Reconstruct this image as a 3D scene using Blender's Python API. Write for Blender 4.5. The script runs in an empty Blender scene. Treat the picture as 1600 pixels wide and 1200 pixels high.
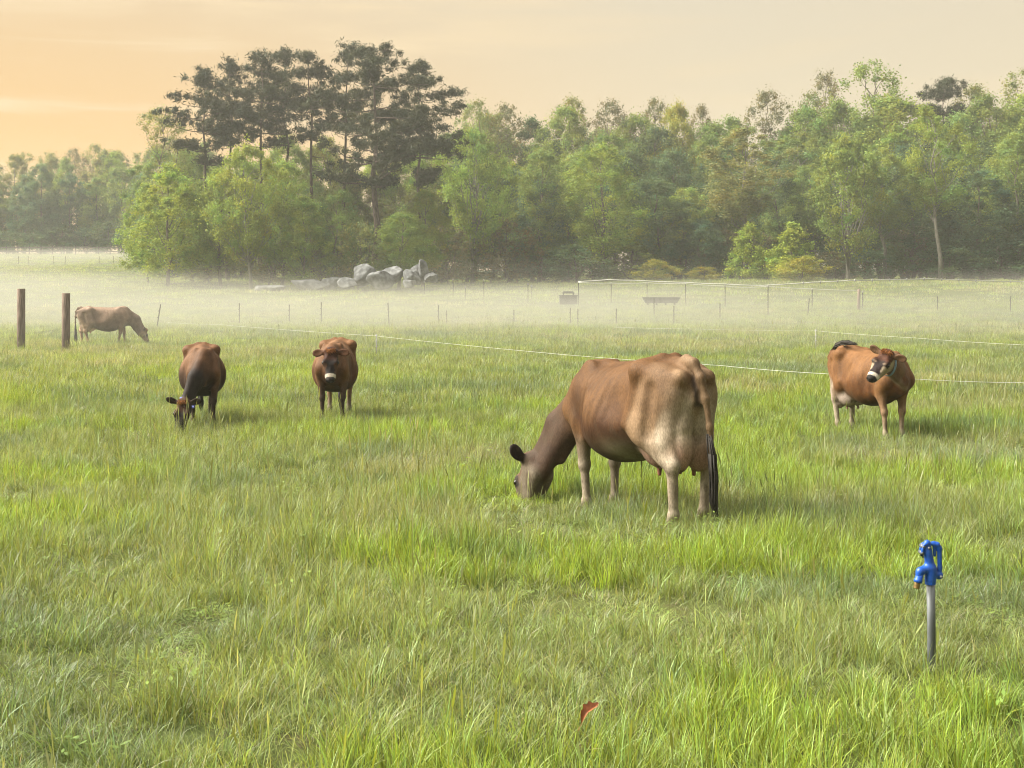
import bpy, math, random
import numpy as np
from mathutils import Vector, Matrix

scene = bpy.context.scene
COL = scene.collection
R = math.radians
PI = math.pi

# ------------------------------------------------------------------ camera
K = 1.6                         # distances below are written for a 1250 px lens and stretched by K for the longer one
F = 1250.0 * K                  # focal length in pixels of a 1600 px wide frame
HORIZON = 425.0                 # row of the horizon in the 1200 px high frame (level camera, lens shifted down)
EYE = 1.70
cam_data = bpy.data.cameras.new('camera')
cam_data.sensor_width = 36.0
cam_data.lens = 36.0 * F / 1600.0
cam_data.clip_start = 0.05
cam_data.clip_end = 3000.0
cam = bpy.data.objects.new('camera', cam_data)
COL.objects.link(cam)
cam.location = (0, 0, EYE)
cam.rotation_euler = (R(90), 0, 0)
cam_data.shift_y = -(600.0 - HORIZON) / 1600.0
scene.camera = cam

# ------------------------------------------------------------------ light and sky
SUN_AZ = R(-86)                 # measured from the view direction (+Y), negative = to the left
SUN_EL = R(44)
SUN_STRENGTH = 4.6
SKY_STRENGTH = 0.05
GRAD_STRENGTH = 0.206
scene.view_settings.view_transform = 'Standard'
scene.view_settings.look = 'None'
scene.view_settings.exposure = 1.9
scene.view_settings.gamma = 1.0
scene.view_settings.use_curve_mapping = False
scene.render.engine = 'CYCLES'
scene.cycles.max_bounces = 6
scene.cycles.diffuse_bounces = 3
scene.cycles.glossy_bounces = 2
scene.cycles.transmission_bounces = 4
scene.cycles.transparent_max_bounces = 8
scene.cycles.volume_bounces = 1
scene.cycles.volume_step_rate = 2.0
scene.cycles.volume_max_steps = 96
scene.cycles.use_denoising = True
scene.cycles.pixel_filter_type = 'BLACKMAN_HARRIS'
scene.cycles.filter_width = 1.05
scene.cycles.sample_clamp_indirect = 6.0

sdir = Vector((math.sin(SUN_AZ) * math.cos(SUN_EL), math.cos(SUN_AZ) * math.cos(SUN_EL), math.sin(SUN_EL)))
sun_data = bpy.data.lights.new('sun', 'SUN')
sun_data.energy = SUN_STRENGTH
sun_data.angle = R(54)
sun_data.color = (1.0, 0.94, 0.81)
sun = bpy.data.objects.new('sun', sun_data)
COL.objects.link(sun)
sun.rotation_euler = (-sdir).to_track_quat('-Z', 'Y').to_euler()

world = bpy.data.worlds.new('World')
scene.world = world
world.use_nodes = True


def N(nt, kind, **kw):
    n = nt.nodes.new(kind)
    for k, v in kw.items():
        if k.startswith('i_'):
            n.inputs[k[2:]].default_value = v
        else:
            setattr(n, k, v)
    return n


def math_node(nt, op, a=None, b=None, c=None, clamp=False):
    n = nt.nodes.new('ShaderNodeMath')
    n.operation = op
    n.use_clamp = clamp
    for i, v in enumerate((a, b, c)):
        if v is None:
            continue
        if isinstance(v, (int, float)):
            n.inputs[i].default_value = v
        else:
            nt.links.new(v, n.inputs[i])
    return n.outputs[0]


def mix_col(nt, fac, a, b, mode='MIX'):
    n = nt.nodes.new('ShaderNodeMix')
    n.data_type = 'RGBA'
    n.blend_type = mode
    for sock, v in ((n.inputs[0], fac), (n.inputs[6], a), (n.inputs[7], b)):
        if isinstance(v, (int, float)):
            sock.default_value = v
        elif isinstance(v, tuple):
            sock.default_value = v if len(v) == 4 else v + (1.0,)
        else:
            nt.links.new(v, sock)
    return n.outputs[2]


def map_range(nt, v, a, b, c=0.0, d=1.0, smooth=True):
    n = nt.nodes.new('ShaderNodeMapRange')
    n.interpolation_type = 'SMOOTHSTEP' if smooth else 'LINEAR'
    nt.links.new(v, n.inputs[0])
    for i, x in enumerate((a, b, c, d)):
        n.inputs[i + 1].default_value = x
    return n.outputs[0]


def build_world():
    nt = world.node_tree
    nt.nodes.clear()
    out = nt.nodes.new('ShaderNodeOutputWorld')
    tc = nt.nodes.new('ShaderNodeTexCoord')
    sky = nt.nodes.new('ShaderNodeTexSky')
    sky.sky_type = 'NISHITA'
    sky.sun_disc = False
    sky.sun_elevation = SUN_EL
    sky.sun_rotation = SUN_AZ
    sky.air_density = 1.0
    sky.dust_density = 0.4
    bg1 = nt.nodes.new('ShaderNodeBackground')
    bg1.inputs[1].default_value = SKY_STRENGTH
    nt.links.new(mix_col(nt, 1.0, sky.outputs[0], (.03, .026, .022), 'MULTIPLY'), bg1.inputs[0])       # colour factor scales the clear-sky light far down
    # dawn haze: peach air that turns orange low down towards the sunrise
    sep = nt.nodes.new('ShaderNodeSeparateXYZ')
    nt.links.new(tc.outputs['Generated'], sep.inputs[0])
    z = math_node(nt, 'MAXIMUM', sep.outputs[2], 0.0)
    dot = nt.nodes.new('ShaderNodeVectorMath')
    dot.operation = 'DOT_PRODUCT'
    nt.links.new(tc.outputs['Generated'], dot.inputs[0])
    az = R(-48)
    dot.inputs[1].default_value = (math.sin(az), math.cos(az), 0)
    glow = map_range(nt, dot.outputs['Value'], 0.25, 1.05, 0, 1)
    low = map_range(nt, z, 0.0, 0.42, 1, 0, smooth=False)
    warm = math_node(nt, 'MULTIPLY', glow, low)
    peach = mix_col(nt, map_range(nt, z, 0.08, 0.45), (0.97, 0.81, 0.545), (0.86, 0.84, 0.75))
    c = mix_col(nt, map_range(nt, warm, 0.12, 0.90), peach, (1.10, 0.60, 0.13))
    # thin cirrus streaks
    mp = nt.nodes.new('ShaderNodeMapping')
    mp.inputs['Scale'].default_value = (2.0, 2.0, 19.0)
    mp.inputs['Rotation'].default_value = (R(4), R(-5), 0)
    nt.links.new(tc.outputs['Generated'], mp.inputs[0])
    no = N(nt, 'ShaderNodeTexNoise', i_Scale=1.6, i_Detail=6.0, i_Roughness=0.55, i_Distortion=0.5)
    nt.links.new(mp.outputs[0], no.inputs['Vector'])
    st = map_range(nt, no.outputs[0], 0.46, 0.68)
    st = math_node(nt, 'MULTIPLY', st, map_range(nt, glow, 0.25, 0.8, 0.22, 1.0))
    c = mix_col(nt, st, c, (1.16, 0.90, 0.54))
    bg2 = nt.nodes.new('ShaderNodeBackground')
    bg2.inputs[1].default_value = GRAD_STRENGTH
    nt.links.new(c, bg2.inputs[0])
    add = nt.nodes.new('ShaderNodeAddShader')
    nt.links.new(bg1.outputs[0], add.inputs[0])
    nt.links.new(bg2.outputs[0], add.inputs[1])
    nt.links.new(add.outputs[0], out.inputs[0])


build_world()

# ------------------------------------------------------------------ helpers
RNG = np.random.default_rng(7)


def link(o):
    COL.objects.link(o)
    return o


def tag(o, label=None, cat=None, group=None, kind=None):
    if label: o['label'] = label
    if cat: o['category'] = cat
    if group: o['group'] = group
    if kind: o['kind'] = kind
    return o


def empty(name, loc=(0, 0, 0), rz=0.0):
    o = bpy.data.objects.new(name, None)
    o.location = loc
    o.rotation_euler = (0, 0, rz)
    o.empty_display_size = 0.2
    return link(o)


def mesh_from(name, verts, faces, mat=None, smooth=True):
    """verts (n,3) array; faces (m,k) array or list of arrays of equal k."""
    me = bpy.data.meshes.new(name)
    verts = np.asarray(verts, dtype=np.float32)
    groups = faces if isinstance(faces, list) else [faces]
    groups = [np.asarray(g, dtype=np.int32) for g in groups if len(g)]
    me.vertices.add(len(verts))
    me.vertices.foreach_set('co', verts.ravel())
    tot = np.concatenate([np.full(len(g), g.shape[1], np.int32) for g in groups])
    flat = np.concatenate([g.ravel() for g in groups])
    me.loops.add(len(flat))
    me.loops.foreach_set('vertex_index', flat)
    me.polygons.add(len(tot))
    start = np.concatenate([[0], np.cumsum(tot)[:-1]]).astype(np.int32)
    me.polygons.foreach_set('loop_start', start)
    me.polygons.foreach_set('loop_total', tot)
    me.polygons.foreach_set('use_smooth', np.full(len(tot), smooth, dtype=bool))
    me.update(calc_edges=True)
    me.validate()
    if mat: me.materials.append(mat)
    return me


def add_color(me, name, cols):
    a = me.color_attributes.new(name, 'FLOAT_COLOR', 'POINT')
    c = np.ones((len(me.vertices), 4), np.float32)
    c[:, :3] = cols
    a.data.foreach_set('color', c.ravel())


def add_float(me, name, vals):
    a = me.attributes.new(name, 'FLOAT', 'POINT')
    a.data.foreach_set('value', np.asarray(vals, np.float32))


def obj(name, me, parent=None, loc=None):
    o = bpy.data.objects.new(name, me)
    if parent: o.parent = parent
    if loc is not None: o.location = loc
    return link(o)


class MB:
    """Collects tubes, boxes and lathes into one mesh."""
    def __init__(self):
        self.v, self.q, self.t, self.n = [], [], [], 0

    def add(self, v, q=None, t=None):
        v = np.asarray(v, float)
        self.v.append(v)
        if q is not None and len(q): self.q.append(np.asarray(q, int) + self.n)
        if t is not None and len(t): self.t.append(np.asarray(t, int) + self.n)
        self.n += len(v)

    def tube(self, pts, rad, sides=8, cap=True):
        pts = np.asarray(pts, float)
        n = len(pts)
        rad = np.broadcast_to(np.asarray(rad, float), (n,))
        tan = np.gradient(pts, axis=0)
        tan /= np.linalg.norm(tan, axis=1)[:, None] + 1e-12
        ref = np.array([0, 0, 1.0]) if abs(tan[0][2]) < 0.9 else np.array([1.0, 0, 0])
        s = np.cross(tan, ref); s /= np.linalg.norm(s, axis=1)[:, None] + 1e-12
        u = np.cross(s, tan)
        a = np.arange(sides) * 2 * PI / sides
        ring = pts[:, None] + rad[:, None, None] * (np.cos(a)[None, :, None] * s[:, None] + np.sin(a)[None, :, None] * u[:, None])
        v = ring.reshape(-1, 3)
        i, j = np.meshgrid(np.arange(n - 1), np.arange(sides), indexing='ij')
        k = (j + 1) % sides
        q = np.stack([i * sides + j, i * sides + k, (i + 1) * sides + k, (i + 1) * sides + j], -1).reshape(-1, 4)
        t = []
        if cap:
            v = np.vstack([v, pts[0], pts[-1]])
            c0, c1 = n * sides, n * sides + 1
            t = [(c0, (b + 1) % sides, b) for b in range(sides)] + [(c1, (n - 1) * sides + b, (n - 1) * sides + (b + 1) % sides) for b in range(sides)]
        self.add(v, q, t)
        return self

    def box(self, c, size, rot=None):
        c = np.asarray(c, float); h = np.asarray(size, float) / 2
        v = np.array([[x, y, z] for x in (-1, 1) for y in (-1, 1) for z in (-1, 1)], float) * h
        if rot is not None: v = v @ np.asarray(rot).T
        self.add(v + c, [(0, 1, 3, 2), (4, 6, 7, 5), (0, 4, 5, 1), (2, 3, 7, 6), (0, 2, 6, 4), (1, 5, 7, 3)])
        return self

    def mesh(self, name, mat=None, smooth=True):
        fs = []
        if self.q: fs.append(np.vstack(self.q))
        if self.t: fs.append(np.vstack(self.t))
        return mesh_from(name, np.vstack(self.v), fs, mat, smooth)

    def build(self, name, mat, parent=None, smooth=True, loc=None):
        return obj(name, self.mesh(name, mat, smooth), parent, loc)


def vnoise(x, y, seed=0):
    """cheap smooth value noise, 2-D, range about -1..1"""
    x = np.asarray(x, float); y = np.asarray(y, float)
    xi = np.floor(x).astype(np.int64); yi = np.floor(y).astype(np.int64)
    fx = x - xi; fy = y - yi
    fx = fx * fx * (3 - 2 * fx); fy = fy * fy * (3 - 2 * fy)

    def h(a, b):
        n = (a * 374761393 + b * 668265263 + seed * 1442695041) & 0x7fffffff
        n = ((n ^ (n >> 13)) * 1274126177) & 0x7fffffff
        n = n ^ (n >> 16)
        return (n & 0xffff) / 32767.5 - 1
    return (h(xi, yi) * (1 - fx) + h(xi + 1, yi) * fx) * (1 - fy) + (h(xi, yi + 1) * (1 - fx) + h(xi + 1, yi + 1) * fx) * fy


def sstep(a, b, x):
    t = np.clip((np.asarray(x, float) - a) / (b - a), 0, 1)
    return t * t * (3 - 2 * t)


# terrain: flat by the camera, dips into a misty hollow, rises to the wood
_ky = np.array([-60, 0, 3, 5, 7, 9, 12, 24, 32, 40, 50, 60, 70, 78, 95, 130, 200, 700], float)
_kz = np.array([0.1, 0.0, -0.02, -0.08, -0.34, -0.46, -0.53, -0.55, -0.72, -0.92, -0.62, 0.0, 0.38, 0.5, 0.55, 0.8, 1.5, 3.0])
_sy = np.arange(-60, 700, 0.5)
_sz = np.interp(_sy / K, _ky, _kz)
_k = np.exp(-0.5 * (np.arange(-12, 13) / 3.5) ** 2); _k /= _k.sum()
_sz = np.convolve(np.pad(_sz, 12, mode='edge'), _k, mode='valid')


def gz(x, y):
    x = np.asarray(x, float); ya = np.asarray(y, float); y = ya / K
    z = np.interp(ya, _sy, _sz)
    z = z + sstep(-8, -48, x) * sstep(48, 130, y) * 3.7
    z = z + sstep(0, 22, x) * sstep(30, 62, y) * 0.5 * sstep(95, 70, y)
    z = z + 0.035 * vnoise(x / 2.3, ya / 2.3, 3) * sstep(2, 6, y) + 0.08 * vnoise(x / 9.0, ya / 9.0, 5) * sstep(12, 30, y)
    return z


def gzf(x, y):
    return float(gz(x, y))


def ray(px, py):
    return np.array([(px - 800) / F, 1.0, -(py - HORIZON) / F])      # per unit of distance


def at(px, py, Y):
    d = ray(px, py); t = Y * K
    return np.array([d[0] * t, t, EYE + d[2] * t])


def gat(px, Y):
    """ground point at distance Y seen in column px"""
    x = 0.0
    for _ in range(3):
        x = (px - 800) / F * Y * K
    return np.array([x, Y * K, gzf(x, Y * K)])


def ground_hit(px, py):
    d = ray(px, py)
    for Y in np.arange(1.5, 200, 0.1):
        t = Y / d[1]
        if EYE + d[2] * t <= gzf(d[0] * t, Y):
            return np.array([d[0] * t, Y, gzf(d[0] * t, Y)])
    return None


# ------------------------------------------------------------------ materials
def new_mat(name):
    m = bpy.data.materials.new(name)
    m.use_nodes = True
    nt = m.node_tree
    nt.nodes.clear()
    out = nt.nodes.new('ShaderNodeOutputMaterial')
    return m, nt, out


def principled(nt, out, rough=0.7, spec=0.3):
    p = nt.nodes.new('ShaderNodeBsdfPrincipled')
    p.inputs['Roughness'].default_value = rough
    p.inputs['Specular IOR Level'].default_value = spec
    nt.links.new(p.outputs[0], out.inputs[0])
    return p


def noise(nt, scale, detail=4, rough=0.55, coord='Object', stretch=None):
    tc = nt.nodes.new('ShaderNodeTexCoord')
    n = N(nt, 'ShaderNodeTexNoise', i_Scale=scale, i_Detail=float(detail), i_Roughness=rough)
    src = tc.outputs[coord]
    if stretch:
        mp = nt.nodes.new('ShaderNodeMapping')
        mp.inputs['Scale'].default_value = stretch
        nt.links.new(src, mp.inputs[0]); src = mp.outputs[0]
    nt.links.new(src, n.inputs['Vector'])
    return n.outputs[0]


def bump(nt, p, h, strength=0.3, dist=0.01):
    b = nt.nodes.new('ShaderNodeBump')
    b.inputs['Strength'].default_value = strength
    b.inputs['Distance'].default_value = dist
    nt.links.new(h, b.inputs['Height'])
    nt.links.new(b.outputs[0], p.inputs['Normal'])


def simple_mat(name, c1, c2, scale=8, rough=0.7, spec=0.3, bmp=0.2, dist=0.01, metal=0.0, stretch=None, detail=5, lo=0.35, hi=0.65):
    m, nt, out = new_mat(name)
    p = principled(nt, out, rough, spec)
    p.inputs['Metallic'].default_value = metal
    n = noise(nt, scale, detail, stretch=stretch)
    nt.links.new(mix_col(nt, map_range(nt, n, lo, hi), c1, c2), p.inputs['Base Color'])
    if bmp: bump(nt, p, n, bmp, dist)
    return m


def leaf_mat(name, transl=0.35, spec=0.25, instancer=False, rough=0.55):
    """foliage: colour from the object (trees) or from a per-tuft attribute (grass), shaded leaf by leaf"""
    m, nt, out = new_mat(name)
    if instancer:
        at_ = nt.nodes.new('ShaderNodeAttribute'); at_.attribute_type = 'INSTANCER'; at_.attribute_name = 'tint'
        base = at_.outputs['Color']
    else:
        oi = nt.nodes.new('ShaderNodeObjectInfo'); base = oi.outputs['Color']
    va = nt.nodes.new('ShaderNodeAttribute'); va.attribute_type = 'GEOMETRY'; va.attribute_name = 'leafcol'
    col = mix_col(nt, 1.0, base, va.outputs['Color'], 'MULTIPLY')
    d = nt.nodes.new('ShaderNodeBsdfPrincipled')
    d.inputs['Roughness'].default_value = rough
    d.inputs['Specular IOR Level'].default_value = spec
    nt.links.new(col, d.inputs['Base Color'])
    tr = nt.nodes.new('ShaderNodeBsdfTranslucent')
    c2 = mix_col(nt, 1.0, col, (1.25, 1.1, 0.55), 'MULTIPLY')
    nt.links.new(c2, tr.inputs[0])
    mx = nt.nodes.new('ShaderNodeMixShader'); mx.inputs[0].default_value = transl
    nt.links.new(d.outputs[0], mx.inputs[1]); nt.links.new(tr.outputs[0], mx.inputs[2])
    nt.links.new(mx.outputs[0], out.inputs[0])
    return m


M = {}
M['leaf'] = leaf_mat('leaf_green', 0.42, 0.12)
M['needle'] = leaf_mat('pine_needles', 0.12, 0.15)
M['grass'] = leaf_mat('grass_blades', 0.42, 0.45, instancer=True, rough=0.42)
M['bark'] = simple_mat('bark', (0.09, 0.075, 0.06), (0.17, 0.145, 0.12), 3.0, 0.9, 0.1, 0.5, 0.05, stretch=(3, 3, 0.6))
M['pine_bark'] = simple_mat('pine_bark', (0.06, 0.045, 0.037), (0.13, 0.10, 0.085), 3.0, 0.9, 0.1, 0.6, 0.06, stretch=(3, 3, 0.8))
M['pale_bark'] = simple_mat('pale_bark', (0.13, 0.12, 0.10), (0.21, 0.20, 0.17), 4.0, 0.9, 0.1, 0.3, 0.03, stretch=(3, 3, 0.6))
M['rock'] = simple_mat('granite', (0.065, 0.069, 0.072), (0.20, 0.206, 0.21), 2.2, 0.85, 0.2, 0.6, 0.08, detail=9, lo=0.3, hi=0.7)
M['wood'] = simple_mat('weathered_post_wood', (0.10, 0.072, 0.058), (0.20, 0.15, 0.125), 9, 0.9, 0.1, 0.6, 0.02, stretch=(4, 4, 0.35))
M['rail_wood'] = simple_mat('grey_rail_wood', (0.055, 0.05, 0.042), (0.10, 0.09, 0.075), 5, 0.9, 0.1, 0.3, 0.02)
M['steel_post'] = simple_mat('rusty_post_steel', (0.016, 0.014, 0.013), (0.042, 0.032, 0.026), 14, 0.7, 0.3, 0.2, 0.004)
M['white_tape'] = simple_mat('white_poly_rope', (0.36, 0.36, 0.33), (0.46, 0.46, 0.43), 20, 0.6, 0.3, 0.0)
M['white_plastic'] = simple_mat('white_plastic', (0.20, 0.20, 0.19), (0.28, 0.28, 0.27), 10, 0.5, 0.4, 0.0)
M['galv'] = simple_mat('galvanised_pipe', (0.075, 0.083, 0.092), (0.13, 0.142, 0.155), 26, 0.5, 0.5, 0.08, 0.002, metal=0.15, stretch=(1, 1, 0.25))
M['blue'] = simple_mat('blue_cast_iron_paint', (0.004, 0.05, 0.30), (0.008, 0.075, 0.38), 30, 0.38, 0.5, 0.12, 0.002)
M['brass'] = simple_mat('dull_brass', (0.16, 0.10, 0.04), (0.28, 0.19, 0.08), 40, 0.5, 0.5, 0.1, 0.002, metal=0.7)
M['black'] = simple_mat('black_rubber', (0.012, 0.012, 0.013), (0.03, 0.03, 0.03), 30, 0.6, 0.4, 0.0)
M['trough'] = simple_mat('dark_plastic_trough', (0.035, 0.037, 0.04), (0.075, 0.077, 0.08), 3, 0.6, 0.3, 0.0)
M['bunk'] = simple_mat('grey_feed_bunk', (0.07, 0.07, 0.072), (0.13, 0.13, 0.13), 3, 0.7, 0.3, 0.0)
M['deadleaf'] = simple_mat('dead_leaf_red', (0.15, 0.050, 0.018), (0.28, 0.095, 0.032), 25, 0.6, 0.3, 0.2, 0.003)
M['soil'] = None


def ground_mat():
    m, nt, out = new_mat('meadow_ground')
    p = principled(nt, out, 0.95, 0.05)
    tc = nt.nodes.new('ShaderNodeTexCoord')
    n1 = N(nt, 'ShaderNodeTexNoise', i_Scale=0.22, i_Detail=5.0, i_Roughness=0.6)
    n2 = N(nt, 'ShaderNodeTexNoise', i_Scale=6.0, i_Detail=6.0, i_Roughness=0.65)
    for n in (n1, n2): nt.links.new(tc.outputs['Object'], n.inputs['Vector'])
    g = mix_col(nt, map_range(nt, n1.outputs[0], 0.35, 0.65), (0.050, 0.066, 0.020), (0.075, 0.085, 0.028))
    g = mix_col(nt, map_range(nt, n2.outputs[0], 0.5, 0.75), g, (0.060, 0.048, 0.028))
    nt.links.new(g, p.inputs['Base Color'])
    bump(nt, p, n2.outputs[0], 0.7, 0.08)
    return m


M['soil'] = ground_mat()

# ------------------------------------------------------------------ ground
def build_ground():
    ys = np.concatenate([np.arange(-20, 20, 0.5), np.arange(20, 90, 1.25), np.arange(90, 240, 4.0), np.array([250, 280, 330, 420, 560, 690])])
    xs = np.concatenate([-np.array([600, 420, 300, 220, 170])[::1], np.arange(-140, -30, 4), np.arange(-30, 30, 0.75), np.arange(30, 140.1, 4), np.array([170, 220, 300, 420, 600])])
    X, Y = np.meshgrid(xs, ys)
    V = np.stack([X, Y, gz(X, Y)], -1).reshape(-1, 3)
    nx, ny = len(xs), len(ys)
    i, j = np.meshgrid(np.arange(ny - 1), np.arange(nx - 1), indexing='ij')
    q = np.stack([i * nx + j, i * nx + j + 1, (i + 1) * nx + j + 1, (i + 1) * nx + j], -1).reshape(-1, 4)
    o = obj('meadow', mesh_from('meadow', V, q, M['soil']))
    tag(o, 'gently dipping pasture ground under the tall grass', None, kind='structure')


build_ground()

# ------------------------------------------------------------------ grass (one uncountable mass)
def blade_set(rng, n, rad, h0, h1, width, lean=0.5, straw=0.08, seg=4, flop=0.0, seed_stalks=0):
    a = rng.uniform(0, 2 * PI, n); r = rad * np.sqrt(rng.uniform(0, 1, n))
    base = np.stack([r * np.cos(a), r * np.sin(a), np.full(n, -0.03)], 1)
    h = rng.uniform(h0, h1, n) * (1 - 0.35 * (r / rad))
    la = a + rng.normal(0, 0.9, n)
    ln = np.abs(rng.normal(lean, 0.25, n)) * (0.35 + 0.65 * r / rad)
    wob = rng.normal(0, 0.12, n)
    w = width * rng.uniform(0.6, 1.25, n)
    bend = rng.uniform(0.4, 1.3, n) + flop * rng.uniform(0, 1, n) ** 3 * 3
    fa = la + PI / 2 + rng.normal(0, 0.7, n)                     # blade flat direction
    side = np.stack([np.cos(fa), np.sin(fa), np.zeros(n)], 1)
    ld = np.stack([np.cos(la), np.sin(la), np.zeros(n)], 1)
    V, C = [], []
    colr = rng.uniform(0.48, 1.6, n)[:, None] * np.stack([rng.uniform(0.85, 1.18, n), np.ones(n), rng.uniform(0.7, 1.4, n)], 1)
    st = rng.uniform(0, 1, n) < straw
    colr[st] = np.stack([rng.uniform(1.5, 2.1, n), rng.uniform(1.2, 1.6, n), rng.uniform(2.0, 3.4, n)], 1)[st]
    for k in range(seg + 1):
        t = k / seg
        ang = ln * t ** 1.0 + bend * ln * t * t
        # integrate the bending roughly
        hor = h * (np.sin(np.clip(ang, 0, 2.6)) * t * 0.75)
        ver = h * t * np.cos(np.clip(ang * 0.62, 0, 1.6))
        p = base + ld * hor[:, None] + side * (wob * h * t * t)[:, None]
        p[:, 2] += ver
        ww = w * (1 - t ** 1.6) * (0.75 + 0.25 * min(1, t * 4))
        if k < seg:
            V += [p - side * ww[:, None] * 0.5, p + side * ww[:, None] * 0.5]
            C += [colr, colr]
        else:
            V.append(p); C.append(colr * np.array([1.16, 1.13, 1.05]))
    m = len(V)
    verts = np.stack(V, 1).reshape(-1, 3); cols = np.stack(C, 1).reshape(-1, 3)
    b = (np.arange(n) * m)[:, None]
    quads = np.concatenate([b + np.array([[2 * k, 2 * k + 1, 2 * k + 3, 2 * k + 2]]) for k in range(seg - 1)])
    tris = b + np.array([[2 * seg - 2, 2 * seg - 1, 2 * seg]])
    return verts, quads, tris, cols


def stalk_set(rng, n, rad, h0, h1, green=True):
    """thin seed stalks with a narrow head"""
    V, T, C = [], [], []
    for i in range(n):
        a = rng.uniform(0, 2 * PI); r = rad * math.sqrt(rng.uniform())
        b = np.array([r * math.cos(a), r * math.sin(a), 0]); h = rng.uniform(h0, h1)
        la = rng.uniform(0, 2 * PI); l = abs(rng.normal(0.12, 0.12)) * h
        d = np.array([math.cos(la), math.sin(la), 0])
        s = np.array([-d[1], d[0], 0])
        prof = [(0, .0016), (.5, .0014), (.78, .001), (.83, .004), (.92, .004), (1.0, .0006)]
        o = len(V)
        c = (np.array([1.1, 1.0, 1.0]) if rng.uniform() < .5 else np.array([1.35, 1.15, 1.7])) * rng.uniform(.6, 1.1)
        for t, w in prof:
            p = b + d * l * t * t + np.array([0, 0, h * t])
            V += [p - s * w, p + s * w]; C += [c, c]
        for k in range(len(prof) - 1):
            T += [(o + 2 * k, o + 2 * k + 1, o + 2 * k + 3), (o + 2 * k, o + 2 * k + 3, o + 2 * k + 2)]
    return np.array(V), T, np.array(C)


def weed_set(rng, n, rad, h):
    """low broad leaves of clover-like weeds"""
    V, T, C = [], [], []
    for i in range(n):
        a = rng.uniform(0, 2 * PI); r = rad * math.sqrt(rng.uniform())
        p = np.array([r * math.cos(a), r * math.sin(a), rng.uniform(.3, 1) * h])
        la = rng.uniform(0, 2 * PI); l = rng.uniform(.008, .02)
        d = np.array([math.cos(la), math.sin(la), rng.uniform(-.4, .5)]) * l
        s = np.array([-math.sin(la), math.cos(la), rng.uniform(-.3, .3)]) * l * .45
        o = len(V)
        c = np.array([.85, .95, .62]) * rng.uniform(.7, 1.25)
        V += [p - d, p + s, p + d, p - s]; C += [c] * 4
        T += [(o, o + 1, o + 2), (o, o + 2, o + 3)]
    return np.array(V), T, np.array(C)


def tuft_object(name, parts):
    v, q, t, c, n = [], [], [], [], 0
    for p in parts:
        if len(p) == 4:
            v.append(p[0]); q.append(np.asarray(p[1]) + n); t.append(np.asarray(p[2]) + n); c.append(p[3])
        else:
            v.append(p[0]); t.append(np.asarray(p[1]) + n); c.append(p[2])
        n += len(p[0])
    me = mesh_from(name, np.vstack(v), [np.vstack(q), np.vstack(t)] if q else [np.vstack(t)], M['grass'])
    add_color(me, 'leafcol', np.vstack(c))
    return bpy.data.objects.new(name, me)


GRAZED = (.05, 6.85 * K)


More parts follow.
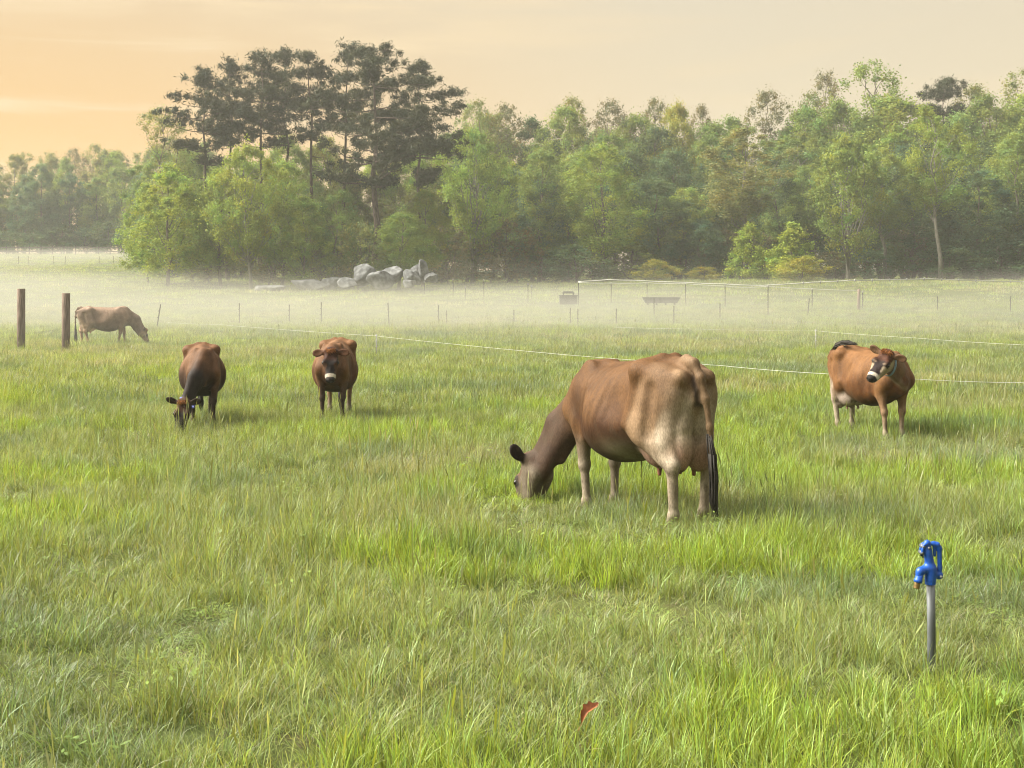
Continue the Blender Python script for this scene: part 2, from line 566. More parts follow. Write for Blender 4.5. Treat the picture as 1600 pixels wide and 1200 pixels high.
def build_grass():
    rng = np.random.default_rng(11)
    src = bpy.data.collections.new('grass_tufts')
    near, mid, far = [], [], []
    k = 0

    def put(o, lst):
        nonlocal k
        o.name = 'a%03d_tuft' % k
        src.objects.link(o); lst.append(k); k += 1
    for i in range(6):      # fine meadow grass
        put(tuft_object('t', [blade_set(rng, 62, .10, .08, .23, .0038, .68, .08, 4, .55)]), near)
    for i in range(3):      # fresh upright broad tufts
        put(tuft_object('t', [blade_set(rng, 46, .075, .13, .27, .0060, .36, .02, 4, .2)]), near)
    for i in range(2):      # seed stalks among fine grass
        put(tuft_object('t', [blade_set(rng, 50, .11, .09, .23, .0034, .75, .10, 4, .7), stalk_set(rng, 2, .1, .26, .40)]), near)
    # dry matted grass
    put(tuft_object('t', [blade_set(rng, 56, .13, .10, .22, .0034, 1.1, .30, 4, .8)]), near)
    # low weeds
    put(tuft_object('t', [blade_set(rng, 34, .10, .08, .20, .0040, .5, .06, 3), weed_set(rng, 45, .12, .11)]), near)
    NEAR = near
    for i in range(5):
        put(tuft_object('t', [blade_set(rng, 95, .26, .10, .28, .0075, .5, .08, 3, .3)]), mid)
    put(tuft_object('t', [blade_set(rng, 85, .24, .12, .32, .008, .4, .05, 3, .2), stalk_set(rng, 3, .2, .3, .42)]), mid)
    for i in range(4):
        put(tuft_object('t', [blade_set(rng, 60, .6, .15, .32, .028, .45, .08, 2, .3)]), far)

    P, ROT, SC, VAR, TINT = [], [], [], [], []

    def band(y0, y1, dens, kinds, smul):
        y0, y1, dens = y0 * K, y1 * K, dens / K
        half = math.tan(R(41)) / K
        area = half * (y1 * y1 - y0 * y0)
        n = int(area * dens)
        u = rng.uniform(0, 1, n)
        y = np.sqrt(y0 * y0 + u * (y1 * y1 - y0 * y0))
        x = rng.uniform(-1, 1, n) * y * half + rng.uniform(-1, 1, n) * .8
        z = gz(x, y)
        yn = y / K
        n1 = vnoise(x / 1.1, y / 1.1, 21); n2 = vnoise(x / .45, y / .45, 22); n3 = vnoise(x / 4.5, y / 4.5, 23); n4 = vnoise(x / 2.2 + 9, y / 1.6, 24)
        hgt = 0.94 + (.32 * n1 + .26 * n2) * (.55 + .45 * sstep(9, 4, yn)) + .10 * n3
        hollow = sstep(.30, .62, vnoise(x / .8, y / 1.1, 31) + .25 * n2) * sstep(12, 5, yn)
        hgt *= 1 - .58 * hollow
        gx, gy = (x - GRAZED[0]) / .55, (y - GRAZED[1]) / .45
        hgt *= 1 - .55 * np.exp(-(gx * gx + gy * gy))                 # cropped short where the big cow grazes
        hgt *= 1 + .12 * sstep(4.5, 2.6, yn) + .28 * sstep(3.5, 6, yn) * sstep(20, 12, yn)
        keep = rng.uniform(0, 1, n) > .38 * hollow
        sc = np.stack([np.ones(n), np.ones(n), hgt], 1) * (rng.uniform(.8, 1.2, n) * smul)[:, None]
        fresh = sstep(-.25, .5, n4 + .35 * n2 + .5 * sstep(4.4, 2.8, yn) - .15)
        dry = sstep(.1, .7, n3 + .3 * n1) * (1 - fresh)
        weed = sstep(.35, .65, vnoise(x / 3.1 + 40, y / 2.0, 41))
        if len(kinds) == 13:
            pr = np.tile(np.array([1.] * 6 + [.3] * 3 + [.5] * 2 + [.25, .12]), (n, 1))
            pr[:, 6:9] += fresh[:, None] * 3.4
            pr[:, 11] += dry * 2.5
            pr[:, 12] += weed * .9 + hollow * .5
            pr /= pr.sum(1, keepdims=True)
            var = (rng.uniform(0, 1, n)[:, None] > np.cumsum(pr, 1)).sum(1)
            var = np.array(kinds)[np.clip(var, 0, 12)]
        else:
            var = np.array(kinds)[rng.integers(0, len(kinds), n)]
        g0 = np.array([.180, .230, .076]); gf = np.array([.190, .262, .044]); gd = np.array([.270, .278, .140]); gb = np.array([.112, .172, .082])
        blue = sstep(.2, .7, vnoise(x / .7 + 5, y / .9, 51))[:, None] * .55
        t = g0 + (gf - g0) * fresh[:, None]
        t = t + (gd - t) * dry[:, None] * .55
        t = t + (gb - t) * np.maximum(blue, .75 * weed[:, None])
        t = t * (rng.uniform(.72, 1.28, n) * (1 + .12 * vnoise(x / .9 + 70, y / 1.6, 61) * sstep(9, 4, yn) + .05 * vnoise(x / 5. + 7, y / 6., 62)))[:, None]
        rot = np.stack([rng.normal(0, .1, n), rng.normal(0, .1, n), rng.uniform(0, 2 * PI, n)], 1)
        for lst, a in ((P, np.stack([x, y, z], 1)), (ROT, rot), (SC, sc), (VAR, var), (TINT, t)):
            lst.append(a[keep])

    band(1.7, 4.5, 190, NEAR, 1.0)
    band(4.5, 8.0, 130, NEAR, 1.05)
    band(8.0, 13.5, 66, NEAR, 1.15)
    band(13.5, 26, 18, mid, 1.1)
    band(26, 50, 5.5, mid, 1.35)
    band(50, 135, 1.1, far, 1.1)
    P_, ROT_, SC_, VAR_, TINT_ = (np.concatenate(a) for a in (P, ROT, SC, VAR, TINT))
    n = len(P_)
    me = bpy.data.meshes.new('meadow_grass')
    me.vertices.add(n)
    me.vertices.foreach_set('co', P_.astype(np.float32).ravel())
    for nm, typ, arr, key in (('rot', 'FLOAT_VECTOR', ROT_, 'vector'), ('scl', 'FLOAT_VECTOR', SC_, 'vector'), ('variant', 'INT', VAR_, 'value')):
        a = me.attributes.new(nm, typ, 'POINT')
        a.data.foreach_set(key, arr.astype(np.int32 if typ == 'INT' else np.float32).ravel())
    add_color(me, 'tint', TINT_)
    o = obj('grass', me)
    tag(o, 'tall dewy meadow grass covering the whole pasture', None, kind='stuff')
    ng = bpy.data.node_groups.new('grass_scatter', 'GeometryNodeTree')
    ng.interface.new_socket('Geometry', in_out='INPUT', socket_type='NodeSocketGeometry')
    ng.interface.new_socket('Geometry', in_out='OUTPUT', socket_type='NodeSocketGeometry')
    gi = ng.nodes.new('NodeGroupInput'); go = ng.nodes.new('NodeGroupOutput')
    ci = ng.nodes.new('GeometryNodeCollectionInfo')
    ci.inputs['Collection'].default_value = src
    ci.inputs['Separate Children'].default_value = True
    ip = ng.nodes.new('GeometryNodeInstanceOnPoints')
    ip.inputs['Pick Instance'].default_value = True

    def named(nm, t):
        a = ng.nodes.new('GeometryNodeInputNamedAttribute'); a.data_type = t; a.inputs['Name'].default_value = nm
        return a.outputs['Attribute']
    ng.links.new(gi.outputs[0], ip.inputs['Points'])
    ng.links.new(ci.outputs[0], ip.inputs['Instance'])
    ng.links.new(named('variant', 'INT'), ip.inputs['Instance Index'])
    er = ng.nodes.new('FunctionNodeEulerToRotation')
    ng.links.new(named('rot', 'FLOAT_VECTOR'), er.inputs[0])
    ng.links.new(er.outputs[0], ip.inputs['Rotation'])
    ng.links.new(named('scl', 'FLOAT_VECTOR'), ip.inputs['Scale'])
    ng.links.new(ip.outputs[0], go.inputs[0])
    mod = o.modifiers.new('scatter', 'NODES')
    mod.node_group = ng
    print('grass tufts', n)


build_grass()

# ------------------------------------------------------------------ organic bodies: blended shapes meshed as one continuous skin
BIG = 9.0


def unit(v):
    v = np.asarray(v, float)
    return v / (np.linalg.norm(v) + 1e-12)


class Ball:
    """ellipsoid with axes given as rows of a rotation"""
    def __init__(self, c, r, ax=None, k=.03, col=(1, 1, 1), sub=False, w=1.0, col2=None):
        self.col2 = col2
        self.c = np.asarray(c, float); self.r = np.asarray(r, float) * np.ones(3)
        self.ax = np.eye(3) if ax is None else np.asarray(ax, float)
        self.k = k; self.col = col; self.sub = sub; self.w = w
        m = self.r.max(); self.lo = self.c - m; self.hi = self.c + m

    def dist(self, p):
        q = (p - self.c) @ self.ax.T
        k0 = np.sqrt(((q / self.r) ** 2).sum(-1)); k1 = np.sqrt(((q / self.r ** 2) ** 2).sum(-1))
        return k0 * (k0 - 1) / (k1 + 1e-9)

    def colour(self, p):
        if self.col2 is not None:                               # second colour towards the top
            t = sstep(-.5, .6, (p[..., 2] - self.c[2]) / self.r[2])[..., None]
            return np.asarray(self.col) * (1 - t) + np.asarray(self.col2) * t
        return np.broadcast_to(np.asarray(self.col, float), p.shape)


class Limb:
    """tapered rod a-b with an oval section: rs along the side vector, ru across it"""
    def __init__(self, a, b, ra, rb, side=(0, 1, 0), k=.03, col=(1, 1, 1), col2=None, w=1.0):
        self.a = np.asarray(a, float); self.b = np.asarray(b, float)
        self.ra = np.asarray(ra, float) * np.ones(2); self.rb = np.asarray(rb, float) * np.ones(2)   # (side, up)
        ab = self.b - self.a; s = np.asarray(side, float); n = unit(ab)
        self.s = unit(s - n * (s @ n)); self.n = n; self.L = np.linalg.norm(ab)
        self.k = k; self.col = np.asarray(col, float); self.col2 = self.col if col2 is None else np.asarray(col2, float); self.w = w; self.sub = False
        m = max(self.ra.max(), self.rb.max())
        self.lo = np.minimum(self.a, self.b) - m; self.hi = np.maximum(self.a, self.b) + m

    def tt(self, p):
        return np.clip(((p - self.a) @ self.n) / self.L, 0, 1)

    def dist(self, p):
        t = self.tt(p)
        v = p - self.a - (t * self.L)[..., None] * self.n
        vs = v @ self.s
        vu = np.sqrt(np.maximum((v * v).sum(-1) - vs * vs, 0))
        rs = self.ra[0] + (self.rb[0] - self.ra[0]) * t; ru = self.ra[1] + (self.rb[1] - self.ra[1]) * t
        k0 = np.sqrt((vs / rs) ** 2 + (vu / ru) ** 2); k1 = np.sqrt((vs / rs ** 2) ** 2 + (vu / ru ** 2) ** 2)
        return k0 * (k0 - 1) / (k1 + 1e-9)

    def colour(self, p):
        t = self.tt(p)[..., None]
        return self.col + (self.col2 - self.col) * t


class Trunk:
    """barrel lofted along x through stations (x, top, bottom, half width)"""
    def __init__(self, st, k=.05, colf=None, w=1.0):
        st = np.array(st, float); self.k = k; self.colf = colf; self.w = w; self.sub = False
        xs = np.linspace(st[0, 0], st[-1, 0], 400)
        tab = [np.interp(xs, st[:, 0], st[:, i]) for i in (1, 2, 3)]
        ker = np.exp(-0.5 * (np.arange(-16, 17) / 8.) ** 2); ker /= ker.sum()
        tab = [np.convolve(np.pad(t, 16, mode='edge'), ker, mode='valid') for t in tab]
        self.xs, self.tab = xs, tab
        self.lo = np.array([st[0, 0] - .02, -st[:, 3].max(), st[:, 2].min()]); self.hi = np.array([st[-1, 0] + .02, st[:, 3].max(), st[:, 1].max()])

    def dist(self, p):
        x = p[..., 0]
        top, bot, w = (np.interp(x, self.xs, t) for t in self.tab)
        zc = bot + (top - bot) * .46; z = p[..., 2]
        dz = z - zc
        h = np.where(dz > 0, top - zc, zc - bot) + 1e-4
        u = dz / h
        ww = w * (1 - .20 * np.clip(u, 0, 1.2) ** 1.5) + 1e-4        # wedge: narrower along the spine
        q = (np.abs(p[..., 1] / ww) ** 2.25 + np.abs(u) ** 2.25) ** (1 / 2.25)
        d = (q - 1) * np.minimum(ww, h) * .85
        ex = np.maximum(np.maximum(self.xs[0] - x, x - self.xs[-1]), 0)
        d = np.where(ex > 0, np.sqrt(np.maximum(d, 0) ** 2 + ex ** 2), d)
        # ribs, seen faintly along the upper flank
        rib = np.sin((x + .22 * (z - 1.0)) * 2 * PI / .088)
        m = sstep(-.17, -.02, x) * sstep(.52, .34, x) * sstep(.70, .86, z) * sstep(1.2, 1.1, z)
        return d - .0036 * rib * m

    def colour(self, p):
        return self.colf(p)


def smin(a, b, k):
    h = np.clip(.5 + .5 * (b - a) / k, 0, 1)
    return b + (a - b) * h - k * h * (1 - h)


def blend_mesh(prims, vox, pad=.03, colour=True, sharp=.010):
    lo = np.min([p.lo for p in prims if not p.sub], 0) - pad; hi = np.max([p.hi for p in prims if not p.sub], 0) + pad
    n = np.ceil((hi - lo) / vox).astype(int) + 1
    ax = [lo[i] + vox * np.arange(n[i]) for i in range(3)]
    Fd = np.full(n, BIG, np.float32)
    for p in prims:
        e = p.k + .06
        i0 = np.maximum(np.floor((p.lo - e - lo) / vox).astype(int), 0); i1 = np.minimum(np.ceil((p.hi + e - lo) / vox).astype(int) + 1, n)
        if (i1 <= i0).any(): continue
        G = np.stack(np.meshgrid(*[ax[i][i0[i]:i1[i]] for i in range(3)], indexing='ij'), -1)
        d = p.dist(G)
        sl = tuple(slice(i0[i], i1[i]) for i in range(3))
        if p.sub: Fd[sl] = -smin(-Fd[sl], d, p.k)
        else: Fd[sl] = smin(Fd[sl], d, p.k)
    ins = Fd < 0
    # surface nets
    c = [slice(0, -1), slice(1, None)]
    cnt = np.zeros(n - 1, np.int16); pos = np.zeros(tuple(n - 1) + (3,), np.float32)
    corner = {(a, b, d): Fd[c[a], c[b], c[d]] for a in (0, 1) for b in (0, 1) for d in (0, 1)}
    for (a, b) in [((0, 0, 0), (1, 0, 0)), ((0, 1, 0), (1, 1, 0)), ((0, 0, 1), (1, 0, 1)), ((0, 1, 1), (1, 1, 1)),
                   ((0, 0, 0), (0, 1, 0)), ((1, 0, 0), (1, 1, 0)), ((0, 0, 1), (0, 1, 1)), ((1, 0, 1), (1, 1, 1)),
                   ((0, 0, 0), (0, 0, 1)), ((1, 0, 0), (1, 0, 1)), ((0, 1, 0), (0, 1, 1)), ((1, 1, 0), (1, 1, 1))]:
        fa, fb = corner[a], corner[b]
        m = (fa < 0) != (fb < 0)
        t = np.where(m, fa / np.where(m, fa - fb, 1), 0)
        for ax_i in range(3):
            pos[..., ax_i] += np.where(m, a[ax_i] + (b[ax_i] - a[ax_i]) * t, 0)
        cnt += m
    act = cnt > 0
    idx = np.full(n - 1, -1, np.int64); idx[act] = np.arange(act.sum())
    ijk = np.argwhere(act)
    V = lo + vox * (ijk + pos[act] / cnt[act][:, None])
    Q = []
    for d in range(3):
        e1, e2 = [(1, 2), (2, 0), (0, 1)][d]
        s0 = [slice(1, -1)] * 3; s0[d] = slice(0, -1); s1 = list(s0); s1[d] = slice(1, None)
        A, B = ins[tuple(s0)], ins[tuple(s1)]
        for flip, m in ((False, A & ~B), (True, ~A & B)):
            g = np.argwhere(m)
            off = np.array([1, 1, 1]); off[d] = 0
            g = g + off
            o1 = np.zeros(3, int); o1[e1] = 1; o2 = np.zeros(3, int); o2[e2] = 1
            f = np.stack([idx[tuple((g - o1 - o2).T)], idx[tuple((g - o2).T)], idx[tuple(g.T)], idx[tuple((g - o1).T)]], 1)
            Q.append(f[:, ::-1] if flip else f)
    Q = np.vstack(Q)
    Q = Q[(Q >= 0).all(1)]
    # keep the largest connected skin
    lab = np.arange(len(V))
    for _ in range(400):
        m = lab[Q].min(1); new = lab.copy()
        np.minimum.at(new, Q.ravel(), np.repeat(m, 4))
        new = new[new]
        if (new == lab).all(): break
        lab = new
    u, ct = np.unique(lab, return_counts=True)
    keep = lab == u[ct.argmax()]
    mp = np.cumsum(keep) - 1
    Q = mp[Q[keep[Q].all(1)]]; V = V[keep]
    # light smoothing
    E = np.vstack([Q[:, [0, 1]], Q[:, [1, 2]], Q[:, [2, 3]], Q[:, [3, 0]]])
    for lam in (.5, -.52, .5, -.52):
        acc = np.zeros_like(V); num = np.zeros(len(V))
        np.add.at(acc, E[:, 0], V[E[:, 1]]); np.add.at(num, E[:, 0], 1)
        np.add.at(acc, E[:, 1], V[E[:, 0]]); np.add.at(num, E[:, 1], 1)
        V = V + lam * (acc / num[:, None] - V)
    if not colour: return V, Q, None
    W = np.zeros(len(V)); C = np.zeros((len(V), 3))
    for p in prims:
        if p.sub: continue
        m = ((V > p.lo - .09) & (V < p.hi + .09)).all(1)
        if not m.any(): continue
        cf = getattr(p, 'colf', None) or p.colour
        w = np.exp(-np.clip(p.dist(V[m]), -.04, 1) / sharp) * p.w
        W[m] += w; C[m] += w[:, None] * cf(V[m])
    return V, Q, C / (W[:, None] + 1e-9)


# ------------------------------------------------------------------ cows
def coat_mat():
    m, nt, out = new_mat('cow_coat')
    p = principled(nt, out, 0.66, 0.14)
    va = nt.nodes.new('ShaderNodeAttribute'); va.attribute_name = 'coat'
    n1 = noise(nt, 5.0, 5); n2 = noise(nt, 140, 3, stretch=(1, 1, .3))
    c = mix_col(nt, 1.0, va.outputs['Color'], mix_col(nt, map_range(nt, n1, .3, .7), (.74, .70, .66), (1.2, 1.2, 1.2)), 'MULTIPLY')
    c = mix_col(nt, 1.0, c, mix_col(nt, map_range(nt, n2, .3, .7), (.76, .75, .74), (1.2, 1.2, 1.2)), 'MULTIPLY')
    # dried mud and stains on the legs and lower belly
    tc = nt.nodes.new('ShaderNodeTexCoord'); sp = nt.nodes.new('ShaderNodeSeparateXYZ'); nt.links.new(tc.outputs['Object'], sp.inputs[0])
    nm = noise(nt, 9.0, 6, .65, stretch=(1, 1, .6))
    mud = math_node(nt, 'MULTIPLY', map_range(nt, nm, .50, .66), map_range(nt, sp.outputs[2], .95, .35, .12, .75))
    c = mix_col(nt, mud, c, (.050, .036, .022))
    nt.links.new(c, p.inputs['Base Color'])
    p.inputs['Sheen Weight'].default_value = 0.0
    p.inputs['Sheen Roughness'].default_value = 0.45
    p.inputs['Sheen Tint'].default_value = (1, .85, .7, 1)
    n3 = noise(nt, 16.0, 4, stretch=(1.2, 1.2, .45))
    n4 = math_node(nt, 'ADD', math_node(nt, 'MULTIPLY', n2, .35), n3)
    bump(nt, p, n4, .55, .012)
    return m


M['coat'] = coat_mat()
M['eye'] = simple_mat('dark_wet_eye', (.006, .004, .003), (.012, .008, .006), 10, .22, .4, 0)
M['switch'] = simple_mat('black_tail_hair', (.008, .007, .006), (.03, .024, .02), 60, .6, .3, .4, .004, stretch=(4, 4, .2))
M['forelock'] = simple_mat('ginger_poll_hair', (.16, .06, .018), (.30, .12, .04), 70, .8, .2, .5, .006)
M['collar_blue'] = simple_mat('blue_collar', (.05, .07, .30), (.09, .11, .42), 30, .6, .3, .1, .001)
M['collar_grey'] = simple_mat('grey_blue_collar', (.10, .16, .22), (.16, .23, .30), 30, .6, .3, .1, .001)


def A3s(v):
    return np.asarray(v, float)


def A3(*v):
    return np.array(v, float)


CREAM = A3(.255, .215, .165); DARK = A3(.030, .020, .014); PINK = A3(.26, .135, .10); BLACK = A3(.012, .010, .009)


def cow_shapes(P):
    base, neckc, darkside = A3(*P['base']), A3(*P['neck']), A3(*P['shade'])
    rump = A3(*P.get('rump', P['base']))
    S = []
    st = [(-.84, .98, .95, .015), (-.81, 1.10, .86, .09), (-.74, 1.19, .74, .155), (-.60, 1.245, .66, .215), (-.42, 1.255, .60, .255), (-.25, 1.235, .535, .295),
          (-.05, 1.215, .465, .345), (.15, 1.20, .44, .36), (.33, 1.20, .475, .325), (.48, 1.215, .54, .26), (.60, 1.215, .59, .215), (.72, 1.13, .64, .19), (.82, 1.03, .70, .14), (.88, .93, .78, .06), (.90, .87, .85, .015)]
    belly = P.get('belly', 1.0)
    st = [(a, b, c, d * (1 + .12 * (belly - 1)) ) for a, b, c, d in st]

    def trunk_col(p):
        x, y, z = p[..., 0], np.abs(p[..., 1]), p[..., 2]
        c = np.broadcast_to(base, p.shape).copy()

        def mixin(c, col, m):
            return c + (np.asarray(col) - c) * np.clip(m, 0, 1)[..., None]
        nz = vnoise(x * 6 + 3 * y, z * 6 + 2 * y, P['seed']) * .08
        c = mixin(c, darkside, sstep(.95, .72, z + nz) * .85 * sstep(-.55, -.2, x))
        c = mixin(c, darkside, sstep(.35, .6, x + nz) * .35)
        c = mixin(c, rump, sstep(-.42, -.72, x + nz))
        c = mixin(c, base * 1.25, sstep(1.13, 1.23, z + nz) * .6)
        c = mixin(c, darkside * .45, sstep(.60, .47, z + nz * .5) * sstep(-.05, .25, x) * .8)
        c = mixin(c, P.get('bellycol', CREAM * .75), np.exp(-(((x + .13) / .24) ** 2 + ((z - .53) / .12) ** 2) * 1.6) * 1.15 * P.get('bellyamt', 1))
        c = mixin(c, DARK, sstep(.055, .03, y) * sstep(-.76, -.80, x) * sstep(.86, .92, z) * sstep(1.16, 1.10, z))  # dark cleft under the tail: bare skin and shadow painted in together
        c = mixin(c, CREAM, sstep(.21, .09, y) * sstep(.045, .06, y) * sstep(-.66, -.78, x) * sstep(1.05, .92, z + nz) * .9)
        return c
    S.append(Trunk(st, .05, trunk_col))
    br = base * 1.12
    # spine, hook and pin bones
    S.append(Limb((-.72, 0, 1.205), (.45, 0, 1.185), .022, .022, k=.06, col=br))
    S.append(Limb((.40, 0, 1.19), (.66, 0, 1.17), (.03, .035), (.045, .045), k=.08, col=br))
    for s in (-1, 1):
        S.append(Ball((-.40, (.222 - P.get('hook', 0)) * s, 1.175), (.09, .05, .05), k=.10, col=br))            # hook
        S.append(Limb((-.40, .23 * s, 1.175), (-.47, .06 * s, 1.24), .03, .03, k=.07, col=br))
        S.append(Ball((-.775, .115 * s, 1.10), (.05, .045, .05), k=.06, col=rump * 1.1))       # pin
        S.append(Limb((-.40, .235 * s, 1.16), (-.77, .12 * s, 1.09), .035, .035, k=.08, col=base))
        S.append(Limb((-.40, .25 * s, 1.12), (-.30, .29 * s, .78), (.02, .03), (.02, .03), k=.09, col=base))
        S.append(Ball((-.17, .44 * s, .99), (.17, .16, .18), k=.14, sub=True))              # hunger hollow
        # shoulder blade
        S.append(Limb((.50, .13 * s, 1.15), (.66, .20 * s, .86), (.035, .09), (.05, .10), k=.07, col=base))
        S.append(Ball((.37, .345 * s, .86), (.05, .06, .22), k=.09, sub=True))
    # hind legs
    for i, s in enumerate((1, -1)):
        dx = P['hind'][i]
        fl = P['hindcol']
        hip = A3(-.58, .165 * s, 1.00); sti = A3(-.43 + .25 * dx, .215 * s, .74); hock = A3(-.72 + .75 * dx, .165 * s, .47); fet = A3(-.70 + dx, .15 * s, .13); hoof = A3(-.64 + dx, .15 * s, .03)
        S.append(Limb(hip, sti, (.10, .20), (.085, .13), k=.06, col=base * .5 + rump * .5, col2=rump))
        S.append(Limb(A3(-.70, .125 * s, .98), A3(-.66 + .4 * dx, .165 * s, .66), (.085, .10), (.07, .085), k=.06, col=rump * .6 + A3(*P.get('inner', rump)) * .4, col2=A3(*P.get('inner', fl))))
        S.append(Limb(sti, hock, (.080, .135), (.047, .060), k=.05, col=rump, col2=fl))
        S.append(Limb(A3(-.70 + .5 * dx, .16 * s, .70), hock + A3(-.035, 0, .03), (.035, .05), (.022, .026), k=.04, col=rump, col2=fl))
        S.append(Ball(hock + A3(-.02, 0, .02), (.045, .036, .05), k=.03, col=fl))
        S.append(Limb(hock, fet, (.040, .048), (.033, .036), k=.03, col=fl, col2=P['hindlow']))
        S.append(Ball(fet, (.043, .042, .045), k=.02, col=P['hindlow']))
        S.append(Limb(fet, hoof, (.036, .036), (.05, .045), k=.02, col=P['hindlow'], col2=BLACK))
        S.append(Limb(hoof + A3(-.02, 0, .005), hoof + A3(.05, 0, -.01), (.05, .038), (.045, .022), k=.015, col=BLACK))
    # front legs
    for i, s in enumerate((1, -1)):
        dx = P['front'][i]
        fl = P['frontcol']
        sh = A3(.70, .165 * s, .86); el = A3(.54 + .15 * dx, .185 * s, .72); kn = A3(.585 + .65 * dx, .155 * s, .41); fet = A3(.58 + dx, .15 * s, .12); hoof = A3(.63 + dx, .15 * s, .03)
        f0 = len(S)
        S.append(Limb(A3(.58, .155 * s, 1.0), sh, (.07, .12), (.06, .085), k=.06, col=base, col2=base))
        S.append(Limb(sh, el, (.07, .10), (.07, .10), k=.06, col=base, col2=base))
        S.append(Limb(el, kn, (.065, .095), (.043, .048), k=.05, col=base, col2=fl))
        S.append(Ball(kn, (.05, .047, .06), k=.025, col=fl))
        S.append(Limb(kn, fet, (.036, .040), (.029, .032), k=.025, col=fl, col2=P['frontlow']))
        S.append(Ball(fet, (.041, .04, .043), k=.02, col=P['frontlow']))
        S.append(Limb(fet, hoof, (.034, .034), (.048, .045), k=.02, col=P['frontlow'], col2=BLACK))
        S.append(Limb(hoof + A3(-.02, 0, .005), hoof + A3(.05, 0, -.01), (.05, .038), (.045, .022), k=.015, col=BLACK))
        if P.get('stripe'):
            for q_ in S[f0 + 2:]:
                def colf(p, q_=q_):
                    t = q_.tt(p) if hasattr(q_, 'tt') else np.zeros(p.shape[:-1])
                    ax_x = (q_.a[0] + (q_.b[0] - q_.a[0]) * t) if hasattr(q_, 'a') else q_.c[0]
                    m = sstep(.0, -.02, p[..., 0] - ax_x) * sstep(.60, .5, p[..., 2])
                    return q_.colour(p) * (1 - m[..., None]) + DARK * .6 * m[..., None]
                q_.colf = colf
        g = Limb((.44, .33 * s, 1.02), (.50, .30 * s, .66), .055, .06, k=.05); g.sub = True; S.append(g)           # behind the shoulder
    for s in (-1, 1):
        g = Limb((-.60, .285 * s, 1.02), (-.56, .30 * s, .70), .05, .05, k=.05); g.sub = True; S.append(g)         # between the thigh muscles
    # udder
    ud = P.get('udder', 1.0); up = A3(*P.get('uddercol', PINK)); uw = CREAM * .95
    for s in (-1, 1):
        S.append(Ball((-.43, .085 * s, .62 - .02 * ud), (.20 * ud, .11 * ud, .155 * ud), k=.05, col=up, col2=up * .6 + uw * .4))
        S.append(Ball((-.62 - P.get('rear', 0), .085 * s, .67 - .04 * ud), (.13 * ud, .10 * ud, .21 * ud), k=.012, col=up, col2=uw * (1.35 if 'rear' in P else 1.0), w=3.0))
        S.append(Limb((-.74 - .3 * P.get('rear', 0), .05 * s, .97), (-.70 - .6 * P.get('rear', 0), .08 * s, .75), (.05, .05), (.08, .07), k=.025, col=uw * 1.2, col2=uw * 1.2, w=2.0))
        for x in (-.42, -.60):
            z0 = .50 - .04 * (ud - 1)
            S.append(Limb((x, .085 * s, z0), (x, .09 * s, z0 - .105 * ud), .021, .015, k=.02, col=up * A3(.8, .55, .5)))
    S.append(Limb((-.2, .10, .57), (.1, .09, .52), .02, .012, k=.03, col=base * .9 + CREAM * .1))    # milk vein
    # neck
    P0 = A3(*P['poll']); f = unit(P['fwd']); u = A3(*P['up']); u = unit(u - f * (u @ f)); sd = np.cross(u, f)   # sd: cow's left of the head
    hs = P.get('hs', 1.08)
    H = lambda a, b, c=0.: P0 + (f * a + u * b + sd * c) * hs
    nb = A3(.60, 0, .97); mid = A3(*P.get('neckmid', (nb + (P0 - u * .04)) / 2 + A3(0, 0, .03)))
    nk = H(.04, -.075)
    nt_ = P.get('thick', 1.0)
    S.append(Limb(nb, mid, (.135 * nt_, .215 * nt_), (.095 * nt_, .155 * nt_), k=.08, col=base, col2=neckc))
    S.append(Limb(mid, nk, (.095 * nt_, .155 * nt_), (.080 * nt_, .115 * nt_), side=unit(A3(0, 1, 0) + sd), k=.07, col=neckc, col2=neckc))
    cr = unit(np.cross(np.cross(nk - nb, A3(0, 0, 1)), nk - nb))
    S.append(Limb(A3(.62, 0, 1.13), mid + cr * .105, (.05, .07), (.04, .05), k=.08, col=base, col2=neckc))
    S.append(Limb(mid + cr * .105, H(-.01, .02), (.04, .05), (.055, .05), k=.07, col=neckc, col2=neckc))
    S.append(Limb(A3(.80, 0, .72), A3(.84, 0, .84), (.03, .05), (.035, .06), k=.07, col=base * .9, col2=base * .9))
    S.append(Limb(A3(.84, 0, .78), (mid * .55 + nk * .45) - cr * .13, (.025, .05), (.022, .04), k=.07, col=P.get('dewlap', neckc), col2=P.get('dewlap', neckc)))
    # head
    fc, ch, mz = A3(*P['face']), A3(*P['cheek']), A3(*P['ring'])
    fore = A3(*P.get('fore', P['face']))

    def head_col(p):
        q = (p - P0) / hs
        x, y, z = q @ f, np.abs(q @ sd), q @ u
        nz = vnoise(x * 40 + 9 * y, z * 40 - 7 * y, P['seed'] + 3) * .012
        col = np.broadcast_to(ch, p.shape).copy()

        def over(col, c2, m): return col + (np.asarray(c2) - col) * np.clip(m, 0, 1)[..., None]
        col = over(col, fore, sstep(.0, .035, z + nz) * sstep(.235, .175, x + nz))
        col = over(col, fc, sstep(.064, .042, y + nz - .10 * np.clip(x - .2, 0, .2)) * sstep(-.02, .015, z + nz) * sstep(.11, .19, x))
        col = over(col, neckc, sstep(.05, -.03, x) * sstep(.06, .0, z))
        col = over(col, BLACK, sstep(.055, .032, np.sqrt((x - .172) ** 2 + (z - .045) ** 2 + (.6 * (y - .09)) ** 2) + nz) * (.92 if P.get('eyering') else .5))
        col = over(col, mz, sstep(.338, .352, x + nz * .6))
        col = over(col, BLACK * 1.2, sstep(.388, .398, x + nz * .3) * sstep(-.036, -.028, z))
        return over(col, BLACK * 2, sstep(.007, .003, np.abs(z + .040)) * sstep(.30, .33, x) * sstep(.05, .02, np.abs(x - .37)) * .6)
    h0 = len(S)
